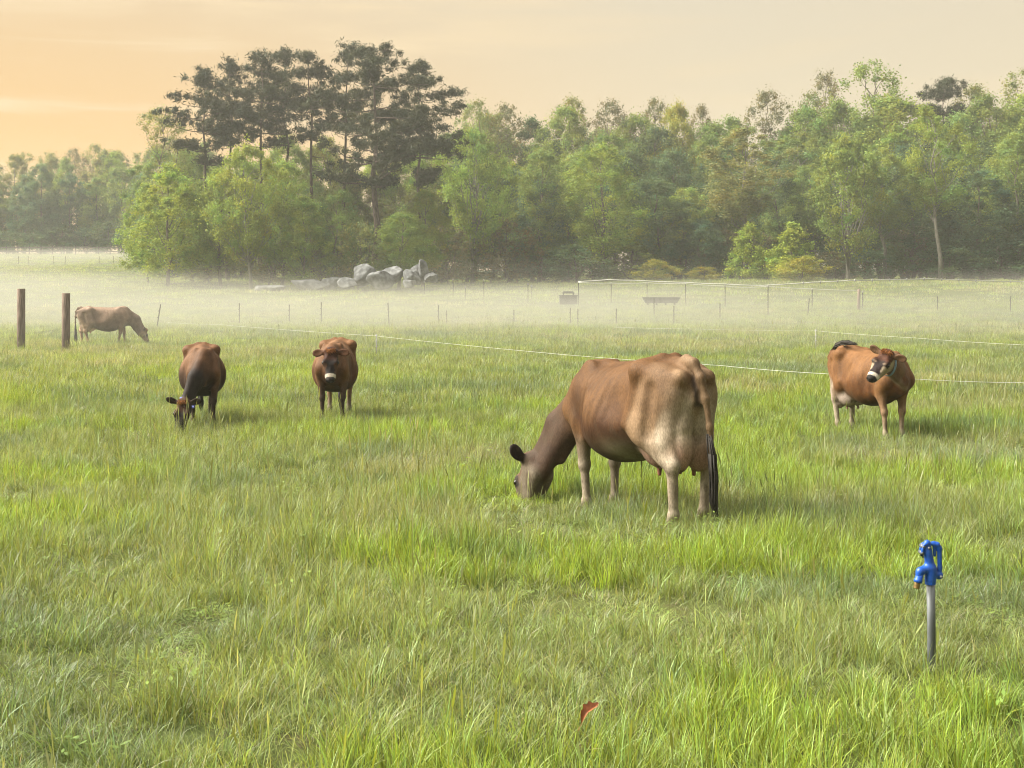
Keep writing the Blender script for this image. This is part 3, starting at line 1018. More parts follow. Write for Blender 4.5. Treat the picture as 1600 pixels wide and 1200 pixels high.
    S.append(Limb(H(.015, .0), H(.17, .012), hs * A3s((.098, .095)), hs * A3s((.098, .085)), side=sd, k=.03, col=fore, col2=fore))
    S.append(Limb(H(.17, .0), H(.36, -.012), hs * A3s((.088, .078)), hs * A3s((.058, .056)), side=sd, k=.035, col=fc, col2=fc))
    S.append(Ball(H(.0, .065), hs * A3s((.045, .085, .045)), np.stack([f, sd, u]), k=.04, col=fore))                 # poll
    S.append(Ball(H(.18, .105), hs * A3s((.10, .05, .035)), np.stack([f, sd, u]), k=.05, sub=True))                  # dished face
    for s in (-1, 1):
        S.append(Limb(H(.075, -.075, .052 * s), H(.33, -.055, .03 * s), hs * A3s((.045, .075)), hs * A3s((.028, .035)), side=sd, k=.04, col=ch, col2=ch, w=2.2))
        S.append(Ball(H(.165, .052, .083 * s), hs * A3s((.05, .027, .034)), np.stack([f, sd, u]), k=.025, col=fc * .5 + BLACK * .5 if P.get('eyering') else fore, w=2.))
        S.append(Limb(H(.19, .03, .085 * s), H(.36, .0, .045 * s), hs * A3s(.018), hs * A3s(.022), side=sd, k=.03, col=fc, col2=fc))
    S.append(Limb(H(.362, -.01), H(.388, -.015), hs * A3s((.066, .058)), hs * A3s((.066, .058)), side=sd, k=.03, col=mz, col2=mz, w=1.5))
    S.append(Ball(H(.425, .0), hs * A3s((.040, .059, .046)), np.stack([f, sd, u]), k=.02, col=BLACK * 1.3, w=9.))   # nose pad
    S.append(Limb(H(.36, -.06), H(.405, -.048), hs * A3s((.045, .022)), hs * A3s((.040, .02)), side=sd, k=.015, col=mz, col2=mz, w=2.2))   # chin
    for s in (-1, 1):
        S.append(Ball(H(.455, .012, .034 * s), hs * A3s((.02, .014, .016)), np.stack([f, sd, u]), k=.01, sub=True))
    for sh_ in S[h0:]: sh_.colf = head_col
    # ears
    for i, s in enumerate((1, -1)):
        ed, en = P.get('ears', ((.0, .05, 1.0), (.55, .6, 0)))
        e = unit(f * ed[0] + u * ed[1] + sd * s * ed[2]); nrm = f * en[0] + u * en[1]; nrm = unit(nrm - e * (nrm @ e)); t = np.cross(e, nrm)
        b = H(.005, .03, .085 * s)
        ec = A3(*P.get('earcol', P['face']))
        S.append(Limb(b - e * .02, b + e * .05, (.026, .028), (.035, .024), side=t, k=.03, col=ec))
        S.append(Ball(b + e * .105, (.085, .062, .020), np.stack([e, t, nrm]), k=.02, col=ec, w=1.6))
        S.append(Ball(b + e * .108 + nrm * .026, (.066, .046, .022), np.stack([e, t, nrm]), k=.012, sub=True))
    # tail
    tl = [A3(*q) for q in P['tail']]
    tr = np.linspace(.036, .017, len(tl))
    for j in range(len(tl) - 1):
        S.append(Limb(tl[j], tl[j + 1], tr[j], tr[j + 1], k=.035, col=rump * .9, col2=rump * .8, w=1.4))
    return S, H, (f, u, sd), (mid, nk, cr)


def hair_lock(pts, rad, rng, n=34, length=None):
    """a lock of tail hair: many thin strands along a path"""
    mb = MB()
    pts = np.array(pts, float)
    mb.tube(pts, np.array(rad) * .75, 8)
    L = len(pts)
    for i in range(n):
        a = rng.uniform(0, 2 * PI); o = A3(math.cos(a), math.sin(a), 0)
        if abs(unit(pts[-1] - pts[0])[0]) > .7: o = A3(0, math.cos(a), math.sin(a))
        k = np.array(rad)[:, None] * o * rng.uniform(.6, 1.05)
        st = rng.integers(0, L - 2)
        q = (pts + k)[st:] + rng.normal(0, .006, (L - st, 3))
        q[-1] += unit(pts[-1] - pts[-2]) * rng.uniform(-.02, .06)
        mb.tube(q, np.linspace(.007, .0025, len(q)), 4)
    return mb


COWS = []


def make_cow(P):
    rng = np.random.default_rng(P['seed'])
    root = empty('cow', P['loc'], P['rz'])
    root.scale = (P['size'],) * 3
    root.rotation_euler = (0, P.get('pitch', 0), P['rz'])
    tag(root, P['label'], 'cow', 'brown dairy cows grazing in the pasture')
    S, H, (f, u, sd), (mid, nk, cr) = cow_shapes(P)
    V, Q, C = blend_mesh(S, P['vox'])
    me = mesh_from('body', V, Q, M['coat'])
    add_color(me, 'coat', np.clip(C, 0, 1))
    obj('body', me, root)
    # eyes
    for s in (-1, 1):
        bm = blend_eye()
        e = obj('eye', bm, root, Vector(H(.176, .044, .1005 * s)))
    # poll hair
    mb = MB()
    for i in range(150):
        b = H(rng.uniform(-.03, .03), .095, rng.uniform(-.06, .06)); d = unit(f * rng.uniform(.3, 1.2) + u * rng.uniform(-.1, .7) + sd * rng.normal(0, .35))
        l = rng.uniform(.03, .075)
        mb.tube([b - u * .02, b + d * l * .5 + u * .008, b + d * l - u * .01], [.0045, .004, .0012], 3)
    mb.build('forelock', M['forelock'], root)
    tl = P['tail']
    if 'switch' in P:
        hair_lock(P['switch'][0], P['switch'][1], rng).build('tail_switch', M['switch'], root)
    if P.get('collar'):
        c, mt = P['collar']
        axis = unit(nk - mid); p0 = mid * (1 - c) + nk * c
        side = unit(np.cross(axis, cr)); up = np.cross(side, axis)
        a = np.linspace(0, 2 * PI, 33)
        ra, rb = P.get('collar_r', (.105, .165))
        mb = MB(); w = .022
        pts = [p0 + side * math.cos(t) * ra + up * (math.sin(t) * rb - .01) for t in a]
        ring = []
        for t, q in zip(a[:-1], pts[:-1]):
            o = unit(side * math.cos(t) + up * math.sin(t))
            ring += [q - axis * w, q - axis * w + o * .006, q + axis * w + o * .006, q + axis * w]
        qd = [(4 * i + j, 4 * i + (j + 1) % 4, 4 * ((i + 1) % 32) + (j + 1) % 4, 4 * ((i + 1) % 32) + j) for i in range(32) for j in range(4)]
        mb.add(ring, qd)
        mb.build('collar', mt, root)
    COWS.append(root)
    return root


_eye = None


def blend_eye():
    global _eye
    if _eye is None:
        mb = MB()
        n = 8
        v = [(0, 0, .025)]; q, t = [], []
        for i in range(1, 6):
            for j in range(n):
                th = PI * i / 6; ph = 2 * PI * j / n
                v.append((0.025 * math.sin(th) * math.cos(ph), 0.025 * math.sin(th) * math.sin(ph), 0.025 * math.cos(th)))
        v.append((0, 0, -.025))
        for j in range(n):
            t.append((0, 1 + j, 1 + (j + 1) % n)); t.append((41, 33 + (j + 1) % n, 33 + j))
            for i in range(4):
                q.append((1 + i * n + j, 1 + (i + 1) * n + j, 1 + (i + 1) * n + (j + 1) % n, 1 + i * n + (j + 1) % n))
        mb.add(v, q, t)
        _eye = mb.mesh('eye', M['eye'])
    return _eye


def ground_loc(x, y, dz=0.0):
    return (x, y * K, gzf(x, y * K) + dz)


def facing(x, y, right, toward):
    """heading from its shares to the viewer's right and towards the viewer"""
    t = unit((-x, -y * K)); r = (-t[1], t[0])
    r = A3(*r)
    h = right * r + toward * t
    return math.atan2(h[1], h[0])


TAIL_DOWN = [(-.70, 0, 1.235), (-.79, 0, 1.205), (-.855, 0, 1.10), (-.872, 0, .95), (-.875, .0, .75), (-.87, .0, .55)]
SWITCH_DOWN = ([(-.872, 0, .68), (-.87, 0, .52), (-.865, .005, .36), (-.86, .01, .22), (-.855, .01, .10)], [.020, .034, .044, .042, .016])

# the big cow grazing with its rump towards the viewer
big = dict(seed=3, vox=.0105, loc=ground_loc(1.03, 6.36, -.045), rz=facing(1.02, 6.38, -.53, -.85), size=1.04, pitch=R(4), hook=.025, hs=1.20, inner=CREAM * 1.05,
           label='largest cow, light brown with pale rump and full pink udder, grazing with black tail hanging',
           base=(.082, .0405, .0165), neck=(.050, .030, .0195), thick=.92, rear=.045, shade=(.030, .0115, .005), rump=(.165, .108, .064), belly=1.15,
           bellycol=(.15, .13, .085), hind=(.02, .08), front=(.0, .07), hindcol=CREAM * .95, hindlow=CREAM * .9, frontcol=CREAM * .8, frontlow=CREAM * .85,
           udder=1.0, uddercol=(.235, .145, .110), poll=(1.20, .27, .40), fwd=(.26, .12, -.92), up=(.92, .0, .30), neckmid=(.98, .13, .67),
           face=(.014, .010, .009), cheek=(.115, .095, .070), fore=(.085, .050, .032), ring=(.05, .04, .03), earcol=(0.015, 0.009, 0.007), eyering=True,
           ears=((-.55, .05, .75), (.35, .5, 0)), tail=[(-.70, 0, 1.235), (-.79, 0, 1.205), (-.855, -.01, 1.10), (-.875, -.03, .95), (-.88, -.05, .75), (-.87, -.07, .55)],
           switch=([(-.876, -.055, .70), (-.885, -.062, .56), (-.875, -.078, .40), (-.862, -.070, .24), (-.872, -.088, .05)], [.016, .026, .033, .031, .012]))
# the dark necked cow grazing towards the viewer
left = dict(seed=5, vox=.014, loc=ground_loc(-4.55, 11.75, -.03), rz=facing(-4.55, 11.75, .03, 1), size=.91,
            label='dark-necked cow grazing head-down towards the viewer, wearing a blue collar',
            base=(.098, .0475, .022), neck=(.017, .012, .011), shade=(.013, .006, .004), rump=(.066, .031, .014), belly=1.3, bellyamt=0,
            hind=(.0, .1), front=(.02, -.08), hindcol=DARK * 2, hindlow=DARK, frontcol=DARK * 1.2, frontlow=DARK,
            udder=.8, uddercol=(0.173, 0.087, 0.058), poll=(1.16, -.30, .44), fwd=(.42, -.16, -.88), up=(.86, -.2, .46), neckmid=(.95, -.14, .76),
            face=(.008, .006, .006), cheek=(.010, .008, .007), fore=(.045, .019, .010), ring=(.014, .012, .012), earcol=DARK, ears=((-.2, .25, .9), (.6, .4, 0)),
            tail=TAIL_DOWN, switch=SWITCH_DOWN, collar=(.80, M['collar_blue']))
# the cow that looks straight into the camera
front = dict(seed=8, vox=.013, loc=ground_loc(-2.72, 12.35, -.03), rz=facing(-2.72, 12.35, -.09, 1), size=.97,
             label='reddish cow standing with raised head and dark face looking straight at the viewer',
             base=(.112, .055, .0245), neck=(.105, .049, .022), shade=(.070, .0295, .012), rump=(.095, .043, .018), belly=1.1, bellyamt=.4,
             hind=(-.02, .1), front=(-.03, .02), hindcol=(0.190, 0.102, 0.054), hindlow=CREAM * .6, frontcol=DARK * 1.6, frontlow=DARK * 1.2,
             udder=.75, uddercol=(0.231, 0.116, 0.081), poll=(1.13, .03, 1.13), fwd=(.50, .02, -.86), up=(.86, .02, .50), neckmid=(.88, .01, 1.04), dewlap=(.15, .095, .06),
             face=(.010, .007, .007), cheek=(.070, .034, .017), fore=(.040, .016, .010), ring=(.40, .36, .31), earcol=(.075, .033, .016), eyering=True,
             ears=((.12, -.02, 1.0), (.2, .9, 0)), tail=TAIL_DOWN, switch=SWITCH_DOWN)
# the cow on the right that turns its head back
right = dict(seed=9, vox=.0125, loc=ground_loc(4.86, 10.9, -.03), rz=facing(4.86, 10.9, .54, .84), size=.95, stripe=True,
             label='orange-brown cow with black tail flicked over its back, head turned sideways showing white muzzle',
             base=(.124, .060, .024), neck=(.125, .073, .040), shade=(.084, .034, .0115), rump=(.135, .064, .027), belly=1.2, bellyamt=.2,
             hind=(.03, .12), front=(.0, .06), hindcol=CREAM * .85, hindlow=CREAM * .95, frontcol=(.20, .13, .078), frontlow=(.21, .175, .13),
             udder=1.3, uddercol=(.27, .215, .19), poll=(.98, -.33, 1.21), fwd=(.24, -.74, -.64), up=(.50, -.40, .75), neckmid=(.84, -.12, 1.05), dewlap=(.17, .12, .078),
             face=(.016, .009, .009), cheek=(.29, .24, .175), fore=(.060, .024, .014), ring=(.46, .43, .38), earcol=(.10, .055, .030), eyering=True,
             ears=((-.1, .10, 1.0), (.8, .3, 0)),
             tail=[(-.70, 0, 1.235), (-.80, -.02, 1.22), (-.875, -.06, 1.13), (-.87, -.11, 1.06), (-.80, -.15, 1.08), (-.72, -.17, 1.16), (-.66, -.17, 1.225)],
             switch=([(-.70, -.17, 1.19), (-.60, -.165, 1.27), (-.46, -.16, 1.31), (-.30, -.15, 1.325), (-.14, -.14, 1.315)], [.018, .028, .032, .028, .012]),
             collar=(.82, M['collar_grey']))
# the pale cow far off by the posts, coat colours lightened further for mist
far_cow = dict(seed=13, vox=.02, loc=ground_loc(-13.05, 25.6, -.06), rz=facing(-13.05, 25.6, 1, .03), size=1.0,
               label='pale fawn cow grazing far off in thin mist beside the two wooden posts',
               base=(0.182, 0.123, 0.088), neck=(0.170, 0.120, 0.093), shade=(0.139, 0.089, 0.062), rump=(0.192, 0.138, 0.102), belly=1.5, thick=1.22, bellyamt=.3,
               hind=(.02, .22), front=(.04, -.14), hindcol=(0.367, 0.257, 0.174), hindlow=(0.367, 0.266, 0.184), frontcol=(0.275, 0.184, 0.119), frontlow=(0.230, 0.157, 0.101),
               udder=.95, uddercol=(0.459, 0.321, 0.248), poll=(1.20, -.02, .48), fwd=(.35, -.05, -.93), up=(.93, .0, .35), neckmid=(.93, 0, .80),
               face=(0.109, 0.075, 0.054), cheek=(0.239, 0.165, 0.111), fore=(0.203, 0.138, 0.092), ring=(0.136, 0.102, 0.082), earcol=(0.082, 0.054, 0.041),
               ears=((-.3, .1, .8), (.5, .5, 0)), tail=TAIL_DOWN, switch=SWITCH_DOWN)
for _p in (big, left, front, right, far_cow):
    make_cow(_p)

# ------------------------------------------------------------------ trees
def leaf_cloud(rng, cen, rad, n_per, size, flat=.95, up=.25, asp=.55):
    """n_per small rhombic leaf sprays round every clump centre; returns verts, quads, colours"""
    m = len(cen); n = m * n_per
    ci = np.repeat(np.arange(m), n_per)
    d = rng.normal(0, 1, (n, 3)); d /= np.linalg.norm(d, axis=1)[:, None]
    r = np.minimum(np.abs(rng.normal(0, .62, n)) + .12, 1.9)
    p = cen[ci] + d * (r * rad[ci])[:, None] * np.array([1, 1, flat])
    nrm = d * .6 + rng.normal(0, .6, (n, 3)) + np.array([0, 0, up]); nrm /= np.linalg.norm(nrm, axis=1)[:, None]
    a = np.cross(nrm, rng.normal(0, 1, (n, 3))); a /= np.linalg.norm(a, axis=1)[:, None]
    b = np.cross(nrm, a)
    s = size * rng.uniform(.55, 1.35, n)[:, None]
    V = np.stack([p - a * s, p + b * s * asp, p + a * s, p - b * s * asp], 1).reshape(-1, 3)
    Q = np.arange(n * 4).reshape(-1, 4)
    cc = rng.uniform(.84, 1.18, m)[ci] * rng.uniform(.75, 1.25, n)
    hue = rng.normal(0, .09, m)[ci] + rng.normal(0, .05, n)
    C = np.stack([cc * (1 + hue), cc, cc * (1 - hue)], 1)
    return V, Q, np.repeat(C, 4, axis=0)


def curve_pts(a, b, rng, n=5, sag=.0, wob=.04):
    t = np.linspace(0, 1, n)[:, None]
    p = a + (b - a) * t
    L = np.linalg.norm(b - a)
    p[1:-1] += rng.normal(0, wob * L, (n - 2, 3))
    p[:, 2] += sag * L * np.sin(t[:, 0] * PI)
    return p


def make_broadleaf(seed, H, w, base, shape='oval', clumps=70, per=150, leaf=.16, trunk_r=.16, forks=1, bark='bark', clump_r=.105, gap=0.0, lean=0.0):
    """tree with a rounded, gappy crown; returns (trunk mesh, crown mesh). base = height where the crown begins, as a share of H"""
    rng = np.random.default_rng(seed)
    mb = MB()
    top = A3(rng.normal(0, .03) * H + lean * H, rng.normal(0, .03) * H, H * .93)
    axis = curve_pts(A3(0, 0, -.4), top, rng, 8, 0, .012)
    mb.tube(axis, np.linspace(trunk_r * 1.25, .02, 8) * np.array([1.25] + [1] * 7), 7)
    cen, rad = [], []
    tries = 0
    lobes = rng.uniform(0, 2 * PI, 3); la = rng.uniform(.1, .28, 3)
    while len(cen) < clumps and tries < clumps * 40:
        tries += 1
        t = rng.uniform(0, 1)
        if shape == 'oval': prof = math.sin(PI * min(1, t * .93 + .06)) ** .62
        elif shape == 'cone': prof = (1 - t) ** .75 * min(1, t * 6 + .35)
        elif shape == 'vase': prof = min(1, .25 + 1.3 * t) * (1 - max(0, t - .6) / .4 * .75)
        elif shape == 'column': prof = (1 - t ** 3) * min(1, .5 + t * 2)
        else: prof = (1 - t ** 2.2) ** .5 * min(1, .6 + t)
        ph = rng.uniform(0, 2 * PI)
        rr = prof * w * .5 * (1 + sum(la[k] * math.sin((k + 1) * ph + lobes[k] + 4 * t) for k in range(3)))
        q = rng.uniform(.35, 1) ** .5
        z = H * (base + (1 - base) * t)
        c = A3(rr * q * math.cos(ph), rr * q * math.sin(ph), z)
        if gap and vnoise(c[0] / (w * .22) + seed, c[2] / (H * .10) + ph, seed) < -1 + 2 * gap: continue
        cx = np.array([np.interp(z, axis[:, 2], axis[:, i]) for i in (0, 1)])
        c[:2] += cx
        cen.append(c); rad.append(w * clump_r * rng.uniform(.65, 1.45) * (1.15 - .45 * t))
    cen, rad = np.array(cen), np.array(rad)
    # limbs towards the clumps
    k = min(len(cen), 16 + 6 * forks)
    for c in cen[rng.choice(len(cen), k, replace=False)]:
        z0 = max(H * base * .75, c[2] - np.linalg.norm(c[:2]) * rng.uniform(1.0, 1.9) - .05 * H)
        a = A3(np.interp(z0, axis[:, 2], axis[:, 0]), np.interp(z0, axis[:, 2], axis[:, 1]), z0)
        mb.tube(curve_pts(a, c, rng, 5, -.06, .035), np.linspace(trunk_r * .27, .010, 5), 5)
    for i in range(forks - 1):
        ph = rng.uniform(0, 2 * PI)
        a = axis[2] * rng.uniform(.3, 1); e = A3(math.cos(ph) * w * .28, math.sin(ph) * w * .28, H * rng.uniform(.7, .85))
        mb.tube(curve_pts(a, e, rng, 6, .05, .03), np.linspace(trunk_r * .7, .015, 6), 6)
    V, Q, C = leaf_cloud(rng, cen, rad, per, leaf)
    tm = mb.mesh('trunk', M[bark])
    cm = mesh_from('crown', V, Q, M['leaf'], smooth=False)
    add_color(cm, 'leafcol', C)
    return tm, cm


def make_pine(seed, H, w, base, layers=13, trunk_r=.2, flat_top=False, skew=0.0, per=130):
    """tall pine: bare trunk below, level limbs carrying flat plates of needles; dark and open"""
    rng = np.random.default_rng(seed)
    mb = MB()
    axis = curve_pts(A3(0, 0, -.4), A3(rng.normal(0, .02) * H, 0, H * .985), rng, 9, 0, .006)
    mb.tube(axis, np.linspace(trunk_r * 1.15, .03, 9), 8)

    def on(z): return A3(np.interp(z, axis[:, 2], axis[:, 0]), np.interp(z, axis[:, 2], axis[:, 1]), z)
    cen, rad = [], []
    for i in range(layers):
        t = (i + rng.uniform(-.6, .6)) / (layers - 1); t = min(max(t, 0), 1)
        z = H * (base + (1 - base) * t * .97)
        if flat_top: reach = w * .5 * (.62 + .5 * math.sin(PI * min(1, t * .9 + .1))) * (1 if t < .75 else 1 - (t - .75) * 2.0)
        else: reach = w * .5 * (.5 + .7 * math.sin(PI * min(1, t * .75 + .15))) * (1 - max(0, t - .7) * 1.9)
        for b in range(rng.integers(2, 6)):
            ph = rng.uniform(0, 2 * PI)
            L = reach * rng.uniform(.5, 1.12) * (1 + skew * math.cos(ph))
            rise = rng.uniform(-.02, .28) + .35 * max(0, t - .6)
            a = on(z); e = a + A3(math.cos(ph) * L, math.sin(ph) * L, L * rise)
            c = curve_pts(a, e, rng, 5, -.04, .03)
            mb.tube(c, np.linspace(max(.02, trunk_r * .30 * (1.1 - t * .7)), .012, 5), 5)
            nb = max(2, int(L / .5))
            for j in range(nb):
                s = .30 + .70 * (j + .6) / nb
                q = a + (e - a) * s + A3(rng.normal(0, .35), rng.normal(0, .35), rng.uniform(-.1, .55))
                cen.append(q); rad.append(rng.uniform(.30, .70) * (H / 19))
    for j in range(5):
        cen.append(on(H * .985) + rng.normal(0, .3, 3)); rad.append(.5)
    # dead stubs below the crown
    for j in range(7):
        z = H * rng.uniform(base * .55, base); ph = rng.uniform(0, 2 * PI); L = rng.uniform(.5, 1.6)
        mb.tube(curve_pts(on(z), on(z) + A3(math.cos(ph) * L, math.sin(ph) * L, -.1 * L), rng, 4, 0, .04), np.linspace(.035, .01, 4), 4)
    V, Q, C = leaf_cloud(rng, np.array(cen), np.array(rad), per, .21, flat=.75, up=.15, asp=.16)
    tm = mb.mesh('trunk', M['pine_bark'])
    cm = mesh_from('crown', V, Q, M['needle'], smooth=False)
    add_color(cm, 'leafcol', C)
    return tm, cm


TREE_N = [0]


def plant(meshes, loc, rz, scale, colour, label, cat='tree', name='tree', group=None, rng=None):
    root = empty(name, loc, rz)
    root.scale = scale
    tag(root, label, cat, group)
    for nm, me in zip(('trunk', 'crown'), meshes):
        if me is None: continue
        o = obj(nm if name != 'shrub' or nm == 'crown' else 'stem', me, root)
        o.color = tuple(colour) + (1.0,)
    TREE_N[0] += 1
    return root


G_BRIGHT = (.240, .310, .060); G_MID = (.165, .232, .068); G_DARK = (.090, .142, .066); G_TEAL = (.096, .160, .086)
G_OLIVE = (.180, .205, .080); G_YEL = (.28, .28, .06); G_PINE = (.036, .044, .018); G_SPRING = (.205, .278, .066); G_BROWN = (.150, .150, .085)


def build_trees():
    rng = np.random.default_rng(5)
    # library of tree shapes (unit-like sizes, scaled per tree)
    L = {}
    L['oval'] = [make_broadleaf(100 + i, 18, 8.5, .22, 'oval', 130, 250, .115, .2, clump_r=.115) for i in range(5)]
    L['tall'] = [make_broadleaf(120 + i, 22, 7.0, .42, 'oval', 95, 250, .115, .2, clump_r=.12, bark='pale_bark', lean=(-.02, .03)[i % 2]) for i in range(3)]
    L['vase'] = [make_broadleaf(140 + i, 13, 8.0, .26, 'oval', 105, 240, .11, .17, forks=4, clump_r=.115, bark='pale_bark') for i in range(2)]
    L['column'] = [make_broadleaf(160 + i, 14, 6.5, .10, 'dome', 120, 250, .11, .14, clump_r=.115) for i in range(4)]
    L['lacy'] = [make_broadleaf(180 + i, 23, 7.5, .45, 'oval', 150, 64, .115, .16, forks=2, gap=.30, clump_r=.125) for i in range(4)]
    L['bush'] = [make_broadleaf(200 + i, 4, 4.6, .02, 'dome', 46, 220, .085, .05, forks=3, clump_r=.13) for i in range(3)]
    L['cone'] = [make_broadleaf(220 + i, 6, 4.6, .05, 'cone', 70, 220, .095, .08, clump_r=.10) for i in range(2)]
    L['pear'] = [make_broadleaf(240, 12, 6.4, .22, 'oval', 100, 230, .11, .16, forks=5, bark='pale_bark', clump_r=.12)]
    L['brush'] = [make_broadleaf(260 + i, 7, 5.5, .12, 'dome', 60, 70, .12, .06, forks=5, clump_r=.14, bark='bark') for i in range(2)]

    dims = {'oval': (18, 8.5), 'tall': (22, 7), 'vase': (13, 8), 'column': (14, 6.5), 'lacy': (23, 7.5), 'bush': (4, 4.6), 'cone': (6, 4.6), 'pear': (12, 6.4), 'brush': (7, 5.5)}

    def tree(kind, px, Y, top, wpx, col, label, i=None, cat='tree', name='tree', group=None, jit=.10):
        g = gat(px, Y)
        tp = at(px, top, Y)
        H = tp[2] - g[2]
        mpp = math.hypot(g[0], g[1]) / F
        wd = wpx * mpp
        k = L[kind]; me = k[(rng.integers(0, len(k)) if i is None else i) % len(k)]
        h0, w0 = dims[kind]
        c = np.array(col) * rng.uniform(1 - jit, 1 + jit) * np.array([rng.uniform(.93, 1.07), 1, rng.uniform(.93, 1.07)])
        return plant(me, tuple(g), rng.uniform(0, 6.28), (wd / w0, wd / w0, H / h0), c, label, cat, name, group)

    # --- pines of the clump
    pines = [(322, 72, 114, 105, .56, 0.0, 'pine at the open end of the clump, thin trunk and small high crown'),
             (357, 75, 100, 85, .62, 0.0, 'second pine from the open end of the clump, narrow ragged crown'),
             (408, 73, 90, 100, .60, 0.0, 'slim pine with bare dark trunk, third from the open end of the clump'),
             (452, 75, 83, 92, .60, 0.0, 'pine in mid clump with a dense pointed top'),
             (490, 73, 84, 75, .62, 0.0, 'pine just before the notch in the clump skyline'),
             (532, 74, 78, 85, .66, 0.0, 'pine with flat tufted top, just past the notch in the skyline'),
             (588, 70, 80, 215, .40, 0.05, 'biggest pine, thick grey trunk and wide spreading crown above the boulders'),
             (655, 74, 104, 115, .45, 0.15, 'pine whose rounded crown slopes down behind the biggest pine')]
    for i, (px, Y, top, wpx, base, skew, lab) in enumerate(pines):
        g = gat(px, Y); H = at(px, top, Y)[2] - g[2]; wd = wpx * math.hypot(g[0], g[1]) / F
        me = make_pine(300 + i, H, wd, base, 17 if wpx > 200 else 11, .33 if wpx > 200 else .2, wpx > 200, skew, 105 if wpx > 200 else 85)
        plant(me, tuple(g), 0, (1, 1, 1), G_PINE, lab, 'pine', 'pine_tree')
    # --- deciduous trees round the clump
    clump = [('lacy', 258, 78, 168, 90, G_OLIVE, 'sparse lacy tree leaning out beyond the open end of the pines'),
             ('column', 262, 66, 262, 105, G_BRIGHT, 'bright spring-green tree overhanging the pasture at the open end of the clump'),
             ('column', 232, 69, 290, 70, G_SPRING, 'low leafy tree at the very tip of the clump'),
             ('oval', 300, 71, 285, 90, G_MID, 'mid green tree below the first pine'),
             ('oval', 345, 66.5, 268, 90, G_SPRING, 'yellow-green tree under the second pine'),
             ('vase', 392, 65, 232, 110, G_BRIGHT, 'tall bright yellow-green tree with pale forked trunk under the slim pine'),
             ('oval', 440, 67.5, 255, 95, G_SPRING, 'fresh green tree between the pale forked one and the boulders'),
             ('column', 480, 65.5, 310, 85, G_SPRING, 'leafy young tree before the middle pines'),
             ('oval', 520, 68, 300, 95, G_MID, 'darker green tree in the shade of the flat-topped pine'),
             ('brush', 560, 66, 350, 80, G_OLIVE, 'olive thicket tree behind the largest boulder'),
             ('oval', 622, 66, 335, 95, G_MID, 'round green tree overhanging the standing boulders'),
             ('oval', 660, 72, 300, 80, G_SPRING, 'yellow-green tree behind the standing boulders'),
             ('brush', 420, 69, 380, 120, G_BROWN, 'brown thicket under the bright forked tree'),
             ('brush', 500, 69, 385, 120, G_BROWN, 'brown thicket behind the long flat boulders'),
             ('brush', 330, 70, 370, 110, G_OLIVE, 'olive thicket at the foot of the first pines')]
    for k, px, Y, top, w, col, lab in clump: tree(k, px, Y, top, w, col, lab)
    # --- named front trees of the right-hand wood
    front_row = [('vase', 738, 79, 205, 115, G_SPRING, 'yellow-green tree with many pale limbs next to the pine clump'),
             ('brush', 700, 76, 352, 90, G_BROWN, 'bare brown thicket tree behind the end of the boulders'),
             ('brush', 790, 80, 345, 110, G_BROWN, 'grey-brown bare thicket before the dark gap in the wood'),
             ('oval', 842, 82, 238, 110, G_MID, 'deep green rounded tree in front of the dark gap in the wood'),
             ('oval', 945, 80, 232, 125, G_SPRING, 'broad soft green tree above the dark stock tank'),
             ('brush', 900, 79, 385, 120, G_TEAL, 'dark thicket behind the dark stock tank'),
             ('brush', 985, 80, 380, 120, G_MID, 'green thicket behind the feed trough'),
             ('column', 1035, 81, 282, 105, G_TEAL, 'blue-green tree behind the feed trough'),
             ('bush', 1022, 76, 408, 70, G_YEL, 'low straw-coloured bush between tank and feed trough at the wood edge'),
             ('bush', 1098, 77, 418, 60, G_YEL, 'small straw-coloured bush at the wood edge by the bright saplings'),
             ('column', 1090, 80, 345, 90, G_TEAL, 'dark blue-green tree beside the olive tree'),
             ('tall', 1163, 79, 205, 130, G_OLIVE, 'olive-brown tree with thin pale trunk behind the bright saplings'),
             ('cone', 1172, 75, 352, 80, G_BRIGHT, 'slim bright green sapling, the smaller of the pair'),
             ('cone', 1234, 74, 350, 100, G_BRIGHT, 'broad bright green sapling, the larger of the pair'),
             ('bush', 1252, 71, 402, 80, G_YEL, 'yellow rounded bush at the foot of the bright saplings'),
             ('pear', 1326, 76, 218, 105, G_SPRING, 'pale upright tree with forked grey limbs standing out from the wood'),
             ('brush', 1305, 79, 395, 90, G_BROWN, 'grey-brown thicket under the pale upright tree'),
             ('oval', 1225, 84, 250, 95, G_TEAL, 'dark evergreen tree between olive tree and pale upright tree'),
             ('tall', 1386, 78, 235, 90, G_MID, 'green tree on a thin straight trunk beside the pale upright tree'),
             ('tall', 1470, 76, 165, 95, G_SPRING, 'yellow-green tree on a long pale leaning trunk'),
             ('column', 1425, 80, 285, 120, G_TEAL, 'dark leafy tree just before the long pale trunk'),
             ('column', 1535, 78, 270, 130, G_TEAL, 'dense blue-green tree past the long pale trunk'),
             ('oval', 1590, 80, 215, 120, G_MID, 'green tree at the far end of the wood edge'),
             ('brush', 1350, 78, 392, 90, G_TEAL, 'dark thicket right of the yellow bush'),
             ('brush', 1490, 77, 385, 120, G_TEAL, 'dark thicket around the long pale trunk'),
             ('brush', 1570, 77, 375, 130, G_TEAL, 'dark thicket at the far end of the wood edge'),
             ('column', 1650, 79, 290, 130, G_TEAL, 'dark tree beyond the far end of the wood edge'),
             ('oval', 1690, 83, 190, 130, G_MID, 'tall green tree beyond the far end of the wood edge')]
    for k, px, Y, top, w, col, lab in front_row:
        cat = 'bush' if k == 'bush' else 'tree'
        tree(k, px, Y, top, w, col, lab, cat=cat, name='bush' if k == 'bush' else 'tree')
